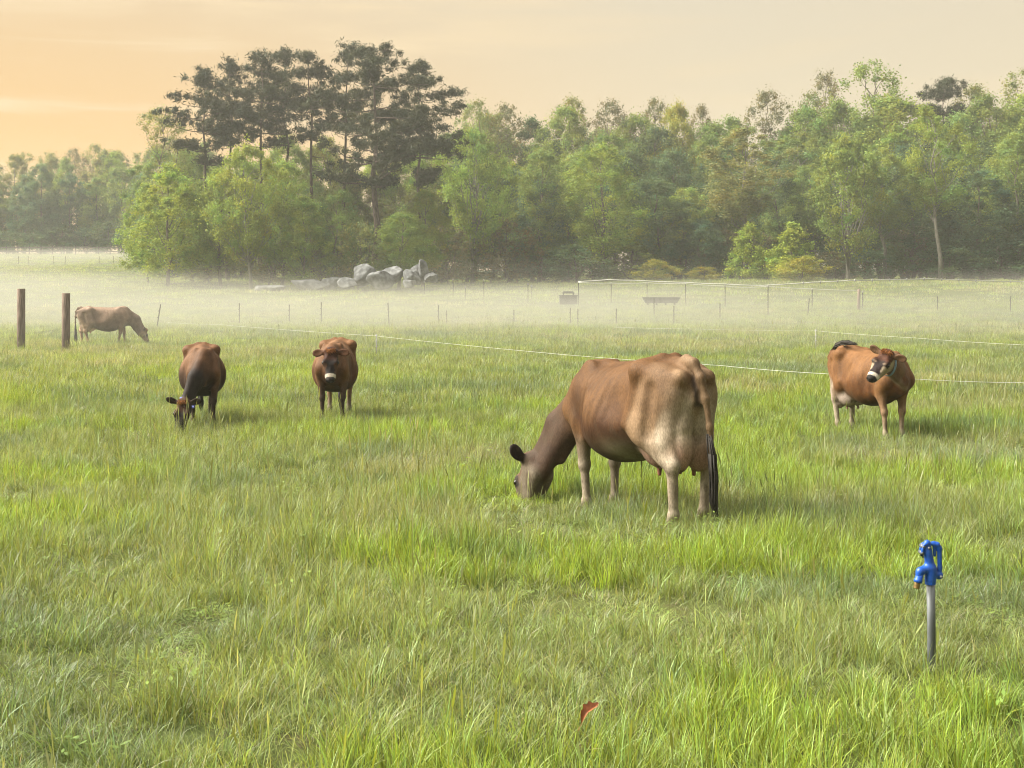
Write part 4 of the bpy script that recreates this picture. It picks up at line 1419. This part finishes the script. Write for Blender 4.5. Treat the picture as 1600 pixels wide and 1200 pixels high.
    # --- skyline trees of the wood
    sky = [('lacy', 738, 92, 160, 80, G_OLIVE, 'feathery brownish crown on the skyline next to the pine clump'),
           ('lacy', 800, 94, 166, 80, G_BROWN, 'dark lacy crown above the gap in the wood'),
           ('oval', 770, 96, 185, 90, G_MID, None), ('oval', 850, 95, 192, 90, G_DARK, None),
           ('oval', 885, 93, 175, 95, G_MID, 'rounded green crown on the skyline above the deep green tree'),
           ('lacy', 900, 96, 155, 70, G_OLIVE, 'feathery crown topping the rounded green skyline tree'),
           ('lacy', 945, 95, 158, 80, G_BROWN, 'brownish feathery crown on the skyline above the broad soft green tree'),
           ('oval', 985, 94, 185, 90, G_MID, None),
           ('lacy', 1030, 95, 156, 60, G_BROWN, 'narrow pointed brown crown mid way along the skyline'),
           ('oval', 1062, 93, 170, 70, G_YEL, 'yellowish crown on the skyline next to the narrow brown one'),
           ('lacy', 1095, 95, 166, 50, G_BROWN, 'small pointed crown in the low part of the skyline'),
           ('oval', 1120, 94, 195, 100, G_MID, None), ('oval', 1030, 92, 205, 100, G_DARK, None),
           ('lacy', 1196, 94, 146, 85, G_BROWN, 'domed brown see-through crown above the olive tree'),
           ('oval', 1160, 93, 188, 80, G_MID, None),
           ('oval', 1245, 92, 175, 100, G_MID, None),
           ('lacy', 1300, 95, 112, 75, G_BROWN, 'tall pinkish-brown see-through crown above the pale upright tree'),
           ('lacy', 1262, 94, 145, 70, G_OLIVE, 'loose crown just before the tall pinkish-brown one'),
           ('lacy', 1378, 92, 94, 125, G_MID, 'highest broad crown of the wood, light showing through its top'),
           ('oval', 1390, 90, 155, 130, G_SPRING, 'full yellow-green crown below the highest broad crown'),
           ('oval', 1330, 91, 165, 95, G_MID, None),
           ('lacy', 1520, 93, 135, 90, G_OLIVE, 'loose crown past the dark skyline pine'),
           ('oval', 1545, 91, 158, 100, G_MID, None),
           ('lacy', 1590, 94, 112, 90, G_OLIVE, 'high loose crown at the far end of the skyline'),
           ('lacy', 1650, 93, 120, 90, G_OLIVE, None), ('oval', 1620, 90, 150, 110, G_SPRING, None), ('oval', 1700, 92, 160, 110, G_MID, None), ('oval', 1760, 90, 170, 110, G_MID, None)]
    FG = 'trees packed in the wood behind the front row'
    cname = {G_MID: 'mid green', G_TEAL: 'blue-green', G_DARK: 'dark green', G_SPRING: 'fresh yellow-green', G_OLIVE: 'olive', G_BROWN: 'brownish', G_YEL: 'yellowish'}
    marks = [(740, 'the yellow-green tree by the pine clump'), (842, 'the deep green rounded tree'), (945, 'the broad soft green tree'), (1035, 'the feed trough'), (1095, 'the straw-coloured bushes'), (1163, 'the olive-brown tree'),
             (1234, 'the bright green saplings'), (1326, 'the pale upright tree'), (1386, 'the thin straight trunk'), (1470, 'the long pale leaning trunk'), (1545, 'the dense blue-green tree'), (1640, 'the last trees of the wood edge')]

    def mark(px): return min(marks, key=lambda m: abs(m[0] - px))[1]

    def fill_label(col, px, where): return cname[col] + ' tree ' + where + ' ' + mark(px)
    for k, px, Y, top, w, col, lab in sky:
        w *= 1.3 if k == 'oval' else 1.08
        tree(k, px, Y, top, w, col, lab or fill_label(col, px, 'on the skyline far behind'), group=None if lab else FG)
    g = gat(1466, 93); H = at(1466, 126, 93)[2] - g[2]
    plant(make_pine(330, H, 95 * 93 * K / F, .62, 9, .25, True, 0, 110), tuple(g), 0, (1, 1, 1), G_PINE, 'dark flat-topped pine rising alone above the wood skyline', 'pine', 'pine_tree')
    # --- body of the wood
    prof = np.array([(690, 200), (760, 215), (830, 215), (900, 205), (980, 205), (1060, 210), (1130, 220), (1200, 205), (1300, 190), (1400, 180), (1500, 175), (1600, 170), (1800, 180)], float)
    for Y, w, dy, where, cols in ((84, 92, 62, 'close behind', (G_MID, G_TEAL, G_DARK, G_TEAL, G_SPRING)), (88, 100, 22, 'packed in the wood behind', (G_MID, G_DARK, G_MID, G_SPRING)), (100, 110, 0, 'deep in the wood behind', (G_MID, G_OLIVE, G_DARK))):
        for px in np.arange(690, 1790, 52 if Y < 90 else 62):
            x = px + rng.uniform(-16, 16)
            top = np.interp(x, prof[:, 0], prof[:, 1]) + dy + rng.uniform(-14, 26)
            cc = cols[rng.integers(0, len(cols))]
            tree(('oval', 'column', 'oval', 'tall')[rng.integers(0, 4)], x, Y + rng.uniform(-1.5, 2.5), top, w * rng.uniform(.85, 1.2), cc, fill_label(cc, x, where), group=FG, jit=.18)
    # low dark growth under the wood edge
    for px in np.arange(690, 1800, 38):
        cc = (G_DARK, G_TEAL, G_TEAL, G_BROWN)[rng.integers(0, 4)]
        tree('brush', px + rng.uniform(-12, 12), 83.5 + rng.uniform(-1, 2), rng.uniform(350, 395), 95, cc, 'low brushy ' + fill_label(cc, px, 'in the shade under'), group='dark undergrowth trees below the wood', jit=.2)
    # --- behind the pine clump
    pm = [(240, 'the tip of the clump'), (285, 'the bright overhanging tree'), (322, 'the first pine'), (357, 'the second pine'), (392, 'the pale forked tree'), (408, 'the slim pine'), (452, 'the dense pointed pine'), (490, 'the pine before the notch'),
          (532, 'the flat tufted pine'), (570, 'the largest boulder'), (600, 'the biggest pine'), (622, 'the round green tree'), (655, 'the sloping-crowned pine'), (690, 'the bare brown thicket')]

    def pmark(px): return min(pm, key=lambda m: abs(m[0] - px))[1]

    for px in np.arange(252, 700, 30):
        tree('oval', px + rng.uniform(-10, 10), 82 + rng.uniform(-2, 3), rng.uniform(215, 262), 100, (G_MID, G_OLIVE, G_SPRING)[rng.integers(0, 3)], 'green tree seen through the pine trunks, behind ' + pmark(px), group='trees behind the pine clump')
    for px in np.arange(240, 700, 26):
        tree('brush', px + rng.uniform(-8, 8), 79 + rng.uniform(-2, 2), rng.uniform(330, 372), 90, (G_MID, G_OLIVE, G_DARK)[rng.integers(0, 3)], 'dim brushy growth low behind ' + pmark(px), group='undergrowth behind the pine clump', cat='bush', name='shrub')
    # --- far wood across the rising field
    farp = np.array([(-160, 235), (-60, 250), (0, 262), (30, 238), (60, 232), (100, 232), (125, 250), (160, 232), (200, 232), (250, 228), (300, 225)], float)
    fl = {0: 'hazy rounded tree at the near end of the far wood, orange glow behind', 1: 'feathery hazy crown on the far wood, third from its glowing end', 3: 'hazy yellow-green tree midway along the far wood'}
    def FF(col, px): return 'hazy ' + cname[col] + ' tree of the far wood ' + ('near the glow' if px < 40 else 'above the pale far-off cow' if px < 150 else 'midway along' if px < 215 else 'near the pine clump')
    FF_ = 'hazy green tree in the far wood across the rising field'
    for r, (Y, dy, w, cols) in enumerate(((124, 30, 62, (G_MID, G_TEAL, G_MID)), (129, 8, 66, (G_MID, G_SPRING, G_OLIVE)), (134, -4, 52, (G_OLIVE, G_BROWN)))):
        for n, px in enumerate(np.arange(-170, 320, 40)):
            x = px + rng.uniform(-10, 10); top = np.interp(x, farp[:, 0], farp[:, 1]) + dy + rng.uniform(-8, 14)
            kind = 'lacy' if r == 2 else ('oval', 'column')[rng.integers(0, 2)]
            cc = cols[rng.integers(0, len(cols))]
            tree(kind, x, Y + rng.uniform(-2, 2), top, w * rng.uniform(.85, 1.2), cc, FF(cc, x) + (', front row', ', second row', ', on the skyline')[r], group='trees of the far wood')
        if r == 0:
            for px in np.arange(-160, 320, 36):
                tree('brush', px + rng.uniform(-9, 9), 121, rng.uniform(340, 362), 64, (G_DARK, G_TEAL)[rng.integers(0, 2)], 'low dark growth under the far wood', cat='bush', name='shrub', group='low growth under the far wood')
    print('trees', TREE_N[0])


build_trees()

# ------------------------------------------------------------------ boulders
def make_boulder(seed, size, facets=7, rough=.05):
    rng = np.random.default_rng(seed)
    import bmesh
    bm = bmesh.new()
    bmesh.ops.create_icosphere(bm, subdivisions=4, radius=1.0)
    bm.verts.ensure_lookup_table()
    V = np.array([v.co[:] for v in bm.verts])
    Fc = np.array([[v.index for v in f.verts] for f in bm.faces]); bm.free()
    for i in range(facets):                                   # flat split faces
        n = unit(rng.normal(0, 1, 3)); d = rng.uniform(.42, .8)
        e = np.maximum(V @ n - d, 0)
        V = V - n * (e * .9)[:, None]
    a = vnoise(V[:, 0] * 2 + seed, V[:, 1] * 2 + V[:, 2] * 1.7, seed) * rough * 1.6 + vnoise(V[:, 0] * 5 + V[:, 2] * 4, V[:, 1] * 5 - V[:, 2] * 3, seed + 1) * rough * .6
    V = V * (1 + a)[:, None] * np.array(size) / 2
    return mesh_from('boulder', V, Fc, M['rock'], smooth=True)


def build_boulders():
    spec = [  # px centre, base y, width px, height px, depth offset, label
        (567, 447, 46, 34, 64.0, (.10, 0, 0), 'largest upright pale boulder, rounded top, in the middle of the pile'),
        (594, 449, 46, 28, 63.2, (0, .1, 1), 'smooth pale boulder leaning on the largest upright one'),
        (612, 444, 48, 28, 64.0, (0, .35, 2), 'tilted darker slab behind the smooth pale boulder'),
        (545, 449, 34, 16, 63.0, (.2, 0, .5), 'low wedge boulder in front of the largest upright one'),
        (520, 449, 52, 18, 64.5, (0, -.15, 0), 'long sloping grey boulder next to the low wedge'),
        (482, 452, 64, 17, 64.0, (0, .02, .2), 'long flat boulder half sunk in mist'),
        (420, 455, 58, 12, 63.5, (0, 0, .1), 'lowest flat pale boulder at the misty end of the pile'),
        (644, 442, 32, 22, 63.4, (.1, .3, .4), 'dark angular boulder under the pair of standing stones'),
        (648, 436, 24, 24, 63.9, (0, .2, 0), 'tall dark standing stone at the end of the pile'),
        (661, 434, 22, 28, 63.7, (0, -.25, .6), 'pale pointed standing stone topping the end of the pile'),
        (674, 439, 24, 15, 63.5, (0, 0, 0), 'small brown boulder at the outer end of the pile'),
        (640, 447, 26, 12, 62.6, (0, 0, .7), 'small low boulder in front of the standing stones'),
        (267, 434, 26, 16, 70.0, (0, 0, .3), 'dim rounded boulder under the tree at the tip of the clump')]
    for i, (px, by, w, h, Y, rot, lab) in enumerate(spec):
        g = gat(px, Y); m = math.hypot(g[0], g[1]) / F
        H = h * m * 1.3
        o = obj('boulder', make_boulder(400 + i, (w * m * 1.08, w * m * .85, H), 13))
        o.location = (g[0], g[1], at(px, by, Y)[2] + H * .30)
        o.rotation_euler = rot
        tag(o, lab, 'boulder', 'granite boulders heaped at the edge of the pine clump')


build_boulders()


# ------------------------------------------------------------------ fences, posts, wires
def step_post(px, top, base, label, wood=False, white=False, group=None, r=.022, lean=0.0):
    g = ground_hit(px, base)
    if g is None: g = gat(px, 60)
    H = at(px, top, g[1] / K)[2] - g[2]
    root = empty('fence_post', tuple(g))
    tag(root, label, 'fence post', group)
    root.rotation_euler = (0, lean, 0)
    mb = MB()
    if wood:
        mb.tube([(0, 0, -.3), (0, 0, H * .5), (.005, 0, H)], [r, r * .98, r * .95], 10)
        mb.build('post', M['wood'], root)
    else:                                                     # T-section steel post
        mb.box((0, 0, H / 2 - .15), (r * 2, r * .45, H + .3)); mb.box((0, r * .9, H / 2 - .15), (r * .4, r * 1.35, H + .3))
        mb.build('post', M['steel_post'], root, smooth=False)
        if white:
            c = MB(); c.tube([(0, 0, H - .10), (0, 0, H - .02), (0, 0, H + .03)], [r * 1.5, r * 1.6, r * 1.1], 8)
            c.build('cap', M['white_plastic'], root)
        k = MB()
        for z in (H * .45, H * .72): k.box((-r * 1.2, -r * .3, z), (r * 1.2, r * 1.4, .05))
        k.build('insulator', M['white_plastic'] if white else M['black'], root)
    return root, g, H


def wire(name, pts, r, mat, label, cat, sag=.0, group=None, knots=False):
    P = []
    for a, b in zip(pts[:-1], pts[1:]):
        n = 8
        for i in range(n):
            t = i / n; p = np.array(a) * (1 - t) + np.array(b) * t
            p[2] -= sag * 4 * t * (1 - t); P.append(p)
    P.append(np.array(pts[-1]))
    o = MB().tube(P, r, 6).build(name, mat)
    tag(o, label, cat, group)
    return o


def build_fences():
    # two square wooden posts on the left
    for px, top, base, lab in ((33, 451, 533, 'outer of two thick weathered wooden posts in the pasture'), (103, 458, 537, 'thick weathered wooden post beside the pale far-off cow')):
        Y = 23.2 if px < 60 else 22.6
        g = gat(px, Y); H = at(px, top, Y)[2] - g[2]
        mb = MB(); w = .115
        mb.tube([(0, 0, -.3), (0, 0, H * .4), (.004, 0, H - .012), (.004, 0, H)], [w, w, w * .97, w * .9], 12)
        o = mb.build('wooden_post', M['wood'], None, loc=tuple(g))
        tag(o, lab, 'post')
    # dark steel posts standing in the misty hollow
    grp = 'dark steel fence posts in the misty hollow'
    front = [(245, 475, 513, .16, 'leaning dark post next to the pale far-off cow'), (374, 474, 507, 0, 'dark post behind the blue-collared cow'), (452, 476, 507, 0, 'dark post between the blue-collared cow and the staring cow'),
             (502, 472, 508, 0, 'dark post just above the back of the staring cow'), (608, 473, 509, -.05, 'dark post below the largest upright boulder'),
             (685, 477, 508, 0, 'taller dark post of a close pair left of mid field'), (698, 485, 508, 0, 'shorter dark post of a close pair left of mid field'),
             (803, 484, 508, 0, 'lone short dark post between the close pair and the stock tank'), (891, 481, 508, 0, 'first dark post below the stock tank'), (903, 483, 509, 0, 'second dark post below the stock tank'),
             (963, 482, 508, 0, 'dark post between stock tank and feed trough'), (1022, 466, 494, 0, 'dark post standing before the feed trough'), (1053, 478, 506, 0, 'dark post beyond the end of the feed trough'),
             (1125, 473, 498, 0, 'dark post midway between feed trough and orange-brown cow'), (1262, 466, 493, .1, 'slanting dark post above the orange-brown cow'),
             (1465, 463, 488, 0, 'lone dark post in the green field past the wooden gate post'), (1579, 463, 490, 0, 'dark post at the far end of the green field')]
    for px, top, base, lean, lab in front:
        step_post(px, top, base, lab, group=grp, r=.024, lean=lean)
    back = [(663, 440, 462, 'thin post before the standing stones'), (708, 436, 466, 'white-capped post past the end of the boulders'), (727, 448, 470, 'short post beside the white-capped pair'),
            (756, 437, 471, 'white-capped post before the grey-brown bare thicket'), (825, 443, 474, 'thin post short of the stock tank, taller of two'), (831, 446, 466, 'thin post short of the stock tank, shorter of two')]
    for px, top, base, lab in back:
        step_post(px, top, base, lab, white=True, group='white capped posts near the boulders', r=.024)
    rope = [(904, 440, 480, 'corner post where the white rope begins, behind the stock tank'), (955, 442, 474, 'white-topped post under the rope between tank and trough'), (1011, 442, 472, 'white-topped post under the rope just above the trough'),
            (1071, 442, 474, 'white-topped post under the rope past the trough'), (1133, 444, 482, 'white-topped rope post in line with the olive tree'), (1200, 446, 492, 'white-topped rope post where the two ropes part'),
            (1269, 451, 482, 'white-topped rope post below the yellow bush')]
    tops = []
    for px, top, base, lab in rope:
        r_, g, H = step_post(px, top, base, lab, white=True, group='posts that carry the white rope', r=.026)
        tops.append((px, g, H))
    step_post(1342, 452, 486, 'thick wooden gate post at the end of the lower white rope', wood=True, r=.085)
    step_post(1348, 455, 482, 'thin white-topped post touching the wooden gate post', white=True, r=.03)
    Yr = 47.0
    up = [(904, 440), (950, 437), (990, 438), (1071, 441.5), (1133, 444), (1182, 446), (1200, 445.5), (1270, 441), (1330, 438), (1385, 437), (1450, 435.5), (1520, 438), (1600, 440), (1720, 442)]
    lowr = [(904, 441.5), (955, 442.5), (1011, 442), (1071, 443.5), (1133, 447), (1165, 449), (1200, 447.5), (1269, 451.5), (1342, 454)]

    def Yof(px): return float(np.interp(px, [904, 1200, 1342, 1600], [47, 46, 46, 52]))
    PU = [at(px, py, Yof(px)) for px, py in up]
    wire('white_rope', PU, .032, M['white_tape'], 'upper white rope of the far paddock, running to the far end of the field', 'rope', .015)
    wire('white_rope', [at(px, py, Yof(px) - .4) for px, py in lowr], .02, M['white_tape'], 'lower white rope of the far paddock, ending at the wooden gate post', 'rope', .02)
    for i, px in enumerate(range(1255, 1720, 27)):
        p = at(px, np.interp(px, [a for a, b in up], [b for a, b in up]), Yof(px))
        c = MB().tube([p + A3(0, 0, -.11), p + A3(0, 0, .0), p + A3(0, 0, .07)], [.03, .05, .035], 8).build('rope_insulator', M['white_plastic'])
        tag(c, 'small white insulator clipped along the upper rope', 'insulator', 'insulators on the upper white rope')
    # electric wire running past the cows
    def wpt(px, py):
        # wire about 0.75 m above the ground
        for Y in np.arange(6, 40, .05):
            p = at(px, py, Y)
            if p[2] <= gzf(p[0], p[1]) + .58: return p
        return at(px, py, 22)
    w1 = [(262, 504), (340, 507), (588, 525), (880, 554), (1125, 571), (1290, 584), (1425, 592), (1600, 598), (1760, 604)]
    w2 = [(960, 511), (1080, 514), (1275, 517), (1430, 528), (1600, 539), (1760, 548)]
    pts1 = [wpt(*p) for p in w1]
    wire('fence_wire', pts1, .0031, M['white_tape'], 'thin white electric wire running behind the largest cow', 'wire', .012)
    pts2 = [wpt(*p) for p in w2]
    wire('fence_wire', pts2, .0030, M['white_tape'], 'thin white electric wire farther out, above the orange-brown cow', 'wire', .012)
    for p, lab in ((pts1[2], 'white step-in post holding the near electric wire beside the staring cow'), (pts2[2], 'white step-in post holding the farther electric wire above the orange-brown cow')):
        g = gzf(p[0], p[1]); root = empty('step_in_post', (p[0], p[1] + .012, g)); H = p[2] - g
        tag(root, lab, 'fence post')
        MB().tube([(0, 0, -.15), (0, 0, H + .05)], .011, 8).build('shaft', M['white_plastic'], root)
        clip = MB().tube([(-.035, -.012, .02), (0, -.014, -.005), (.035, -.012, .02)], .007, 5).mesh('wire_clip', M['white_plastic'])
        for z in (H * .5, H * .75, H): obj('wire_clip', clip, root, (0, 0, z))
    # board fence of the far rising field
    grp = 'thin posts in the far rising field'
    for px in (29, 44, 84, 102, 155, 177):
        g = gat(px, 92); o = MB().tube([(0, 0, -.2), (0, 0, .95)], .03, 6).build('field_post', M['rail_wood'], None, loc=tuple(g))
        tag(o, 'thin faint post in the mist of the far rising field', 'fence post', grp)
    root = empty('board_fence', tuple(gat(120, 118)))
    tag(root, 'long grey board fence at the foot of the far wood', 'fence')
    o0 = np.array(root.location)
    pxs = np.arange(-170, 262, 18.0)
    P = [gat(px, 118 - .012 * (px)) - o0 for px in pxs]
    base_me = MB().box((0, 0, .6), (.12, .12, 1.5)).mesh('post', M['rail_wood'], False)
    for p in P: obj('post', base_me, root, Vector(p))
    for k in range(0, len(P) - 1):
        for h in (.55, 1.1):
            a, b = P[k], P[k + 1]; mb = MB()
            d = b - a; L = np.linalg.norm(d); ang = math.atan2(d[1], d[0]); pt = -math.asin(d[2] / L)
            mb.box((0, 0, 0), (L, .05, .14))
            r = mb.build('rail', M['rail_wood'], root, False, Vector((a + b) / 2 + A3(0, -.09, h)))
            r.rotation_euler = (0, pt, ang)


build_fences()


# ------------------------------------------------------------------ stock tank and feed trough
def build_troughs():
    Y = 49.0
    g = gat(888, Y); m = Y / F
    zb = at(888, 475.5, Y)[2]
    root = empty('stock_tank', (g[0], g[1], zb)); tag(root, 'dark square stock tank with a raised lid standing in the misty field', 'water tank')
    mb = MB(); mb.box((0, 0, .26), (1.08, .8, .52)); mb.box((0, 0, .545), (1.16, .88, .05)); mb.build('tank_body', M['trough'], root, False)
    mb = MB()
    for x in (-.3, .3): mb.box((x, 0, .62), (.06, .5, .10))
    mb.build('lid_support', M['trough'], root, False)
    MB().box((0, 0, .70), (.72, .6, .06)).build('lid', M['trough'], root, False)
    MB().box((.0, 0, .765), (.60, .5, .06)).build('float_cover', M['trough'], root, False)
    g = gat(1033, 47.5); zb = at(1033, 474, 47.5)[2]
    root = empty('feed_trough', (g[0], g[1], zb)); tag(root, 'long shallow grey feed trough on short legs in the misty field', 'trough')
    mb = MB(); Lt, Lb = 1.12, .92
    prof = [(-Lt, .36), (Lt, .36), (Lb, .02), (-Lb, .02)]
    v = []
    for y, k in ((-.30, 1), (.30, 1), (-.24, .94), (.24, .94)):
        for x, z in prof: v.append((x * k, y, z if k == 1 else (z + (.001 if z > .3 else .05))))
    mb.add(v, [(0, 3, 2, 1), (4, 5, 6, 7), (3, 7, 6, 2), (0, 4, 7, 3), (1, 2, 6, 5), (0, 1, 9, 8), (4, 12, 13, 5), (0, 8, 12, 4), (1, 5, 13, 9), (8, 9, 10, 11), (12, 15, 14, 13), (11, 10, 14, 15), (8, 11, 15, 12), (9, 13, 14, 10)])
    mb.build('basin', M['bunk'], root, False)
    for x in (-.8, -.27, .27, .8):
        for y in (-.2, .2):
            MB().box((x, y, -.04), (.06, .06, .11)).build('leg', M['bunk'], root, False)


build_troughs()


# ------------------------------------------------------------------ yard hydrant
def build_hydrant():
    g = ground_hit(1456, 1052)
    root = empty('yard_hydrant', tuple(g)); tag(root, 'blue-headed yard hydrant on a grey pipe in the near grass', 'hydrant')
    Y = g[1] / K
    zt = at(1455, 905, Y)[2] - g[2]                     # where the pipe meets the head
    m = Y / F * 1.0
    s = 0.155 / 0.155
    MB().tube([(0, 0, -.2), (-.002, 0, zt * .5), (-.006, 0, zt + .01)], [.0180, .0180, .0180], 16).build('pipe', M['galv'], root)
    # head casting, blended solid, local origin where pipe enters
    B = A3(1, 1, 1)
    S = [Limb((.0, 0, .0), (.002, 0, .045), .0245, .0255, k=.008),                                   # socket
         Limb((.003, 0, .03), (-.013, 0, .125), (.021, .022), (.017, .018), k=.009),               # upright throat
         Limb((-.013, 0, .12), (-.014, 0, .158), (.0165, .018), (.013, .015), k=.009),
         Limb((-.005, 0, .052), (-.050, -.012, .036), .020, .0175, k=.010),                         # spout arm
         Limb((-.048, -.012, .038), (-.053, -.013, .022), .0165, .016, k=.006),                    # spout bend
         Limb((.004, 0, .022), (.040, 0, .020), (.015, .014), (.013, .015), k=.009),               # rear lug of the lever
         Limb((-.030, 0, .140), (-.016, 0, .150), (.010, .012), (.012, .014), k=.008)]
    V, Q, _ = blend_mesh(S, .0032, .012, colour=False)
    off = A3(-.006, 0, zt)
    hd = obj('head', mesh_from('head', V, Q, M['blue']), root, Vector(off))
    MB().tube([(-.049, -.0125, .030), (-.0565, -.0138, .004), (-.057, -.0138, .003), (-.0605, -.0145, -.010)], [.0160, .0164, .0182, .0186], 18).build('spout', M['blue'], root, loc=Vector(off))
    # hose thread
    mb = MB(); pts, rr = [], []
    for i in range(9):
        pts.append((-.0615 - .0012 * i * .5, -.0145, -.010 - .0033 * i)); rr.append(.0138 if i % 2 else .0127)
    mb.tube(pts, rr, 14).build('hose_nozzle', M['brass'], root, loc=Vector(off))
    # lever handle: runs down behind the casting, hooked at the top
    mb = [Limb((.036, 0, .012), (.041, 0, .05), (.009, .012), (.008, .010), k=.006), Limb((.041, 0, .05), (.039, 0, .135), (.008, .010), (.008, .010), k=.006),
          Limb((.039, 0, .135), (.030, 0, .152), (.011, .012), (.012, .010), k=.008), Limb((.030, 0, .152), (.002, 0, .156), (.012, .010), (.010, .009), k=.008),
          Ball((.041, 0, .015), (.012, .013, .014), k=.008), Limb((.016, 0, .160), (.018, 0, .105), (.006, .008), (.005, .007), k=.006)]
    V, Q, _ = blend_mesh(mb, .003, .01, colour=False)
    obj('lever_handle', mesh_from('lever_handle', V, Q, M['blue']), root, Vector(off))
    # adjusting linkage with round nuts at the top front
    mb = MB()
    for (x, z) in ((-.036, .145), (-.041, .118)):
        mb.tube([(x, -.016, z), (x, .016, z)], [.0095, .0095], 6)
        mb.tube([(x, -.022, z), (x, .022, z)], [.0045, .0045], 8)
    mb.build('link_nut', M['galv'], root, loc=Vector(off))
    ln = MB()
    for y in (-.013, .013):
        ln.tube([(-.012, y, .162), (-.034, y, .150), (-.041, y, .120), (-.036, y, .098)], [.006, .0065, .0065, .005], 6)
    ln.build('link_bar', M['blue'], root, loc=Vector(off))
    mb = MB()
    for p in ((.041, 0, .015), (-.012, 0, .140)): mb.tube([(p[0], -.026, p[2]), (p[0], .026, p[2])], [.006, .006], 6)
    mb.build('pivot_bolt', M['galv'], root, loc=Vector(off))
    MB().tube([(0, 0, -.022), (0, 0, .002)], [.0235, .0245], 8).build('pipe_collar', M['blue'], root, False, Vector(off))


build_hydrant()


# ------------------------------------------------------------------ fallen leaf
def build_leaf():
    g = at(921, 1113, 2.74)
    outline = [(0, 0), (.10, .12), (.20, .32), (.17, .42), (.30, .55), (.22, .66), (.28, .80), (.14, .86), (.06, 1.0)]
    v, t = [], []
    for i, (w, l) in enumerate(outline):
        for sgn in (-1, 0, 1):
            x = sgn * w; v.append((x * .066, (l - .5) * .092, .030 * abs(sgn) * w * 3 + .020 * math.sin(l * 4.5)))
    q = []
    for i in range(len(outline) - 1):
        for j in (0, 1): q.append((3 * i + j, 3 * i + j + 1, 3 * i + j + 4, 3 * i + j + 3))
    root = empty('fallen_leaf', (float(g[0]), float(g[1]), float(g[2])), R(-38)); root.rotation_euler = (R(50), R(20), R(-38))
    tag(root, 'curled rust-red dead leaf caught in the near grass', 'leaf')
    mb = MB(); mb.add(v, q); mb.build('blade', M['deadleaf'], root)
    MB().tube([(0, -.042, 0), (.004, -.062, .004), (.01, -.075, .012)], [.0012, .001, .0008], 5).build('stalk', M['deadleaf'], root)


build_leaf()

# ------------------------------------------------------------------ air
def build_air():
    m = bpy.data.materials.new('pale_haze'); m.use_nodes = True; nt = m.node_tree; nt.nodes.clear()
    out = nt.nodes.new('ShaderNodeOutputMaterial'); v = nt.nodes.new('ShaderNodeVolumePrincipled')
    v.inputs['Color'].default_value = (.96, .96, .94, 1); v.inputs['Density'].default_value = HAZE
    v.inputs['Anisotropy'].default_value = 0.2
    nt.links.new(v.outputs[0], out.inputs['Volume'])
    mb = MB(); mb.box((0, 330, 15.5), (1500, 760, 39))
    o = mb.build('haze', m, None, False); tag(o, 'thin dawn haze filling the valley', None, kind='stuff')
    # ground mist lying in the hollow
    m = bpy.data.materials.new('ground_mist'); m.use_nodes = True; nt = m.node_tree; nt.nodes.clear()
    out = nt.nodes.new('ShaderNodeOutputMaterial'); v = nt.nodes.new('ShaderNodeVolumePrincipled')
    v.inputs['Color'].default_value = (.55, .537, .505, 1); v.inputs['Anisotropy'].default_value = 0.1
    nt.links.new(v.outputs[0], out.inputs['Volume'])
    tc = nt.nodes.new('ShaderNodeTexCoord'); sep = nt.nodes.new('ShaderNodeSeparateXYZ'); nt.links.new(tc.outputs['Object'], sep.inputs[0])
    X, Yc, Z = sep.outputs
    fl = nt.nodes.new('ShaderNodeMapping'); fl.inputs['Scale'].default_value = (.030, .034, .35); nt.links.new(tc.outputs['Object'], fl.inputs[0])
    nz = N(nt, 'ShaderNodeTexNoise', i_Scale=1.0, i_Detail=3.0, i_Roughness=.5); nt.links.new(fl.outputs[0], nz.inputs['Vector'])
    top = math_node(nt, 'MULTIPLY_ADD', nz.outputs[0], 3.8, -1.35)            # height of the mist top
    # the far left field rises; the mist follows the slope
    rise = math_node(nt, 'MULTIPLY', map_range(nt, X, -8, -48), map_range(nt, Yc, 48 * K, 125 * K, 0, 4.2))
    zz = math_node(nt, 'SUBTRACT', Z, rise)
    hfac = math_node(nt, 'SUBTRACT', top, zz)
    dens = map_range(nt, hfac, -1.15, 1.25, 0, 1)
    near = map_range(nt, Yc, 11 * K, 40 * K); lf = math_node(nt, 'MULTIPLY', map_range(nt, X, -22, -52), map_range(nt, Yc, 130 * K, 104 * K))
    far = math_node(nt, 'MAXIMUM', map_range(nt, Yc, 80 * K, 44 * K), lf)
    dens = math_node(nt, 'MULTIPLY', dens, math_node(nt, 'MULTIPLY', near, far))
    dens = math_node(nt, 'MULTIPLY', dens, map_range(nt, X, 42, -10, .55, 1.0))
    nt.links.new(math_node(nt, 'MULTIPLY', dens, MIST), v.inputs['Density'])
    mb = MB(); mb.box((-20, 115, 2.4), (230, 200, 8.8))
    o = mb.build('mist', m, None, False); tag(o, 'low white dawn mist lying in the hollow of the pasture', None, kind='stuff')


HAZE = 0.00085 / K
MIST = 0.054 / K
build_air()
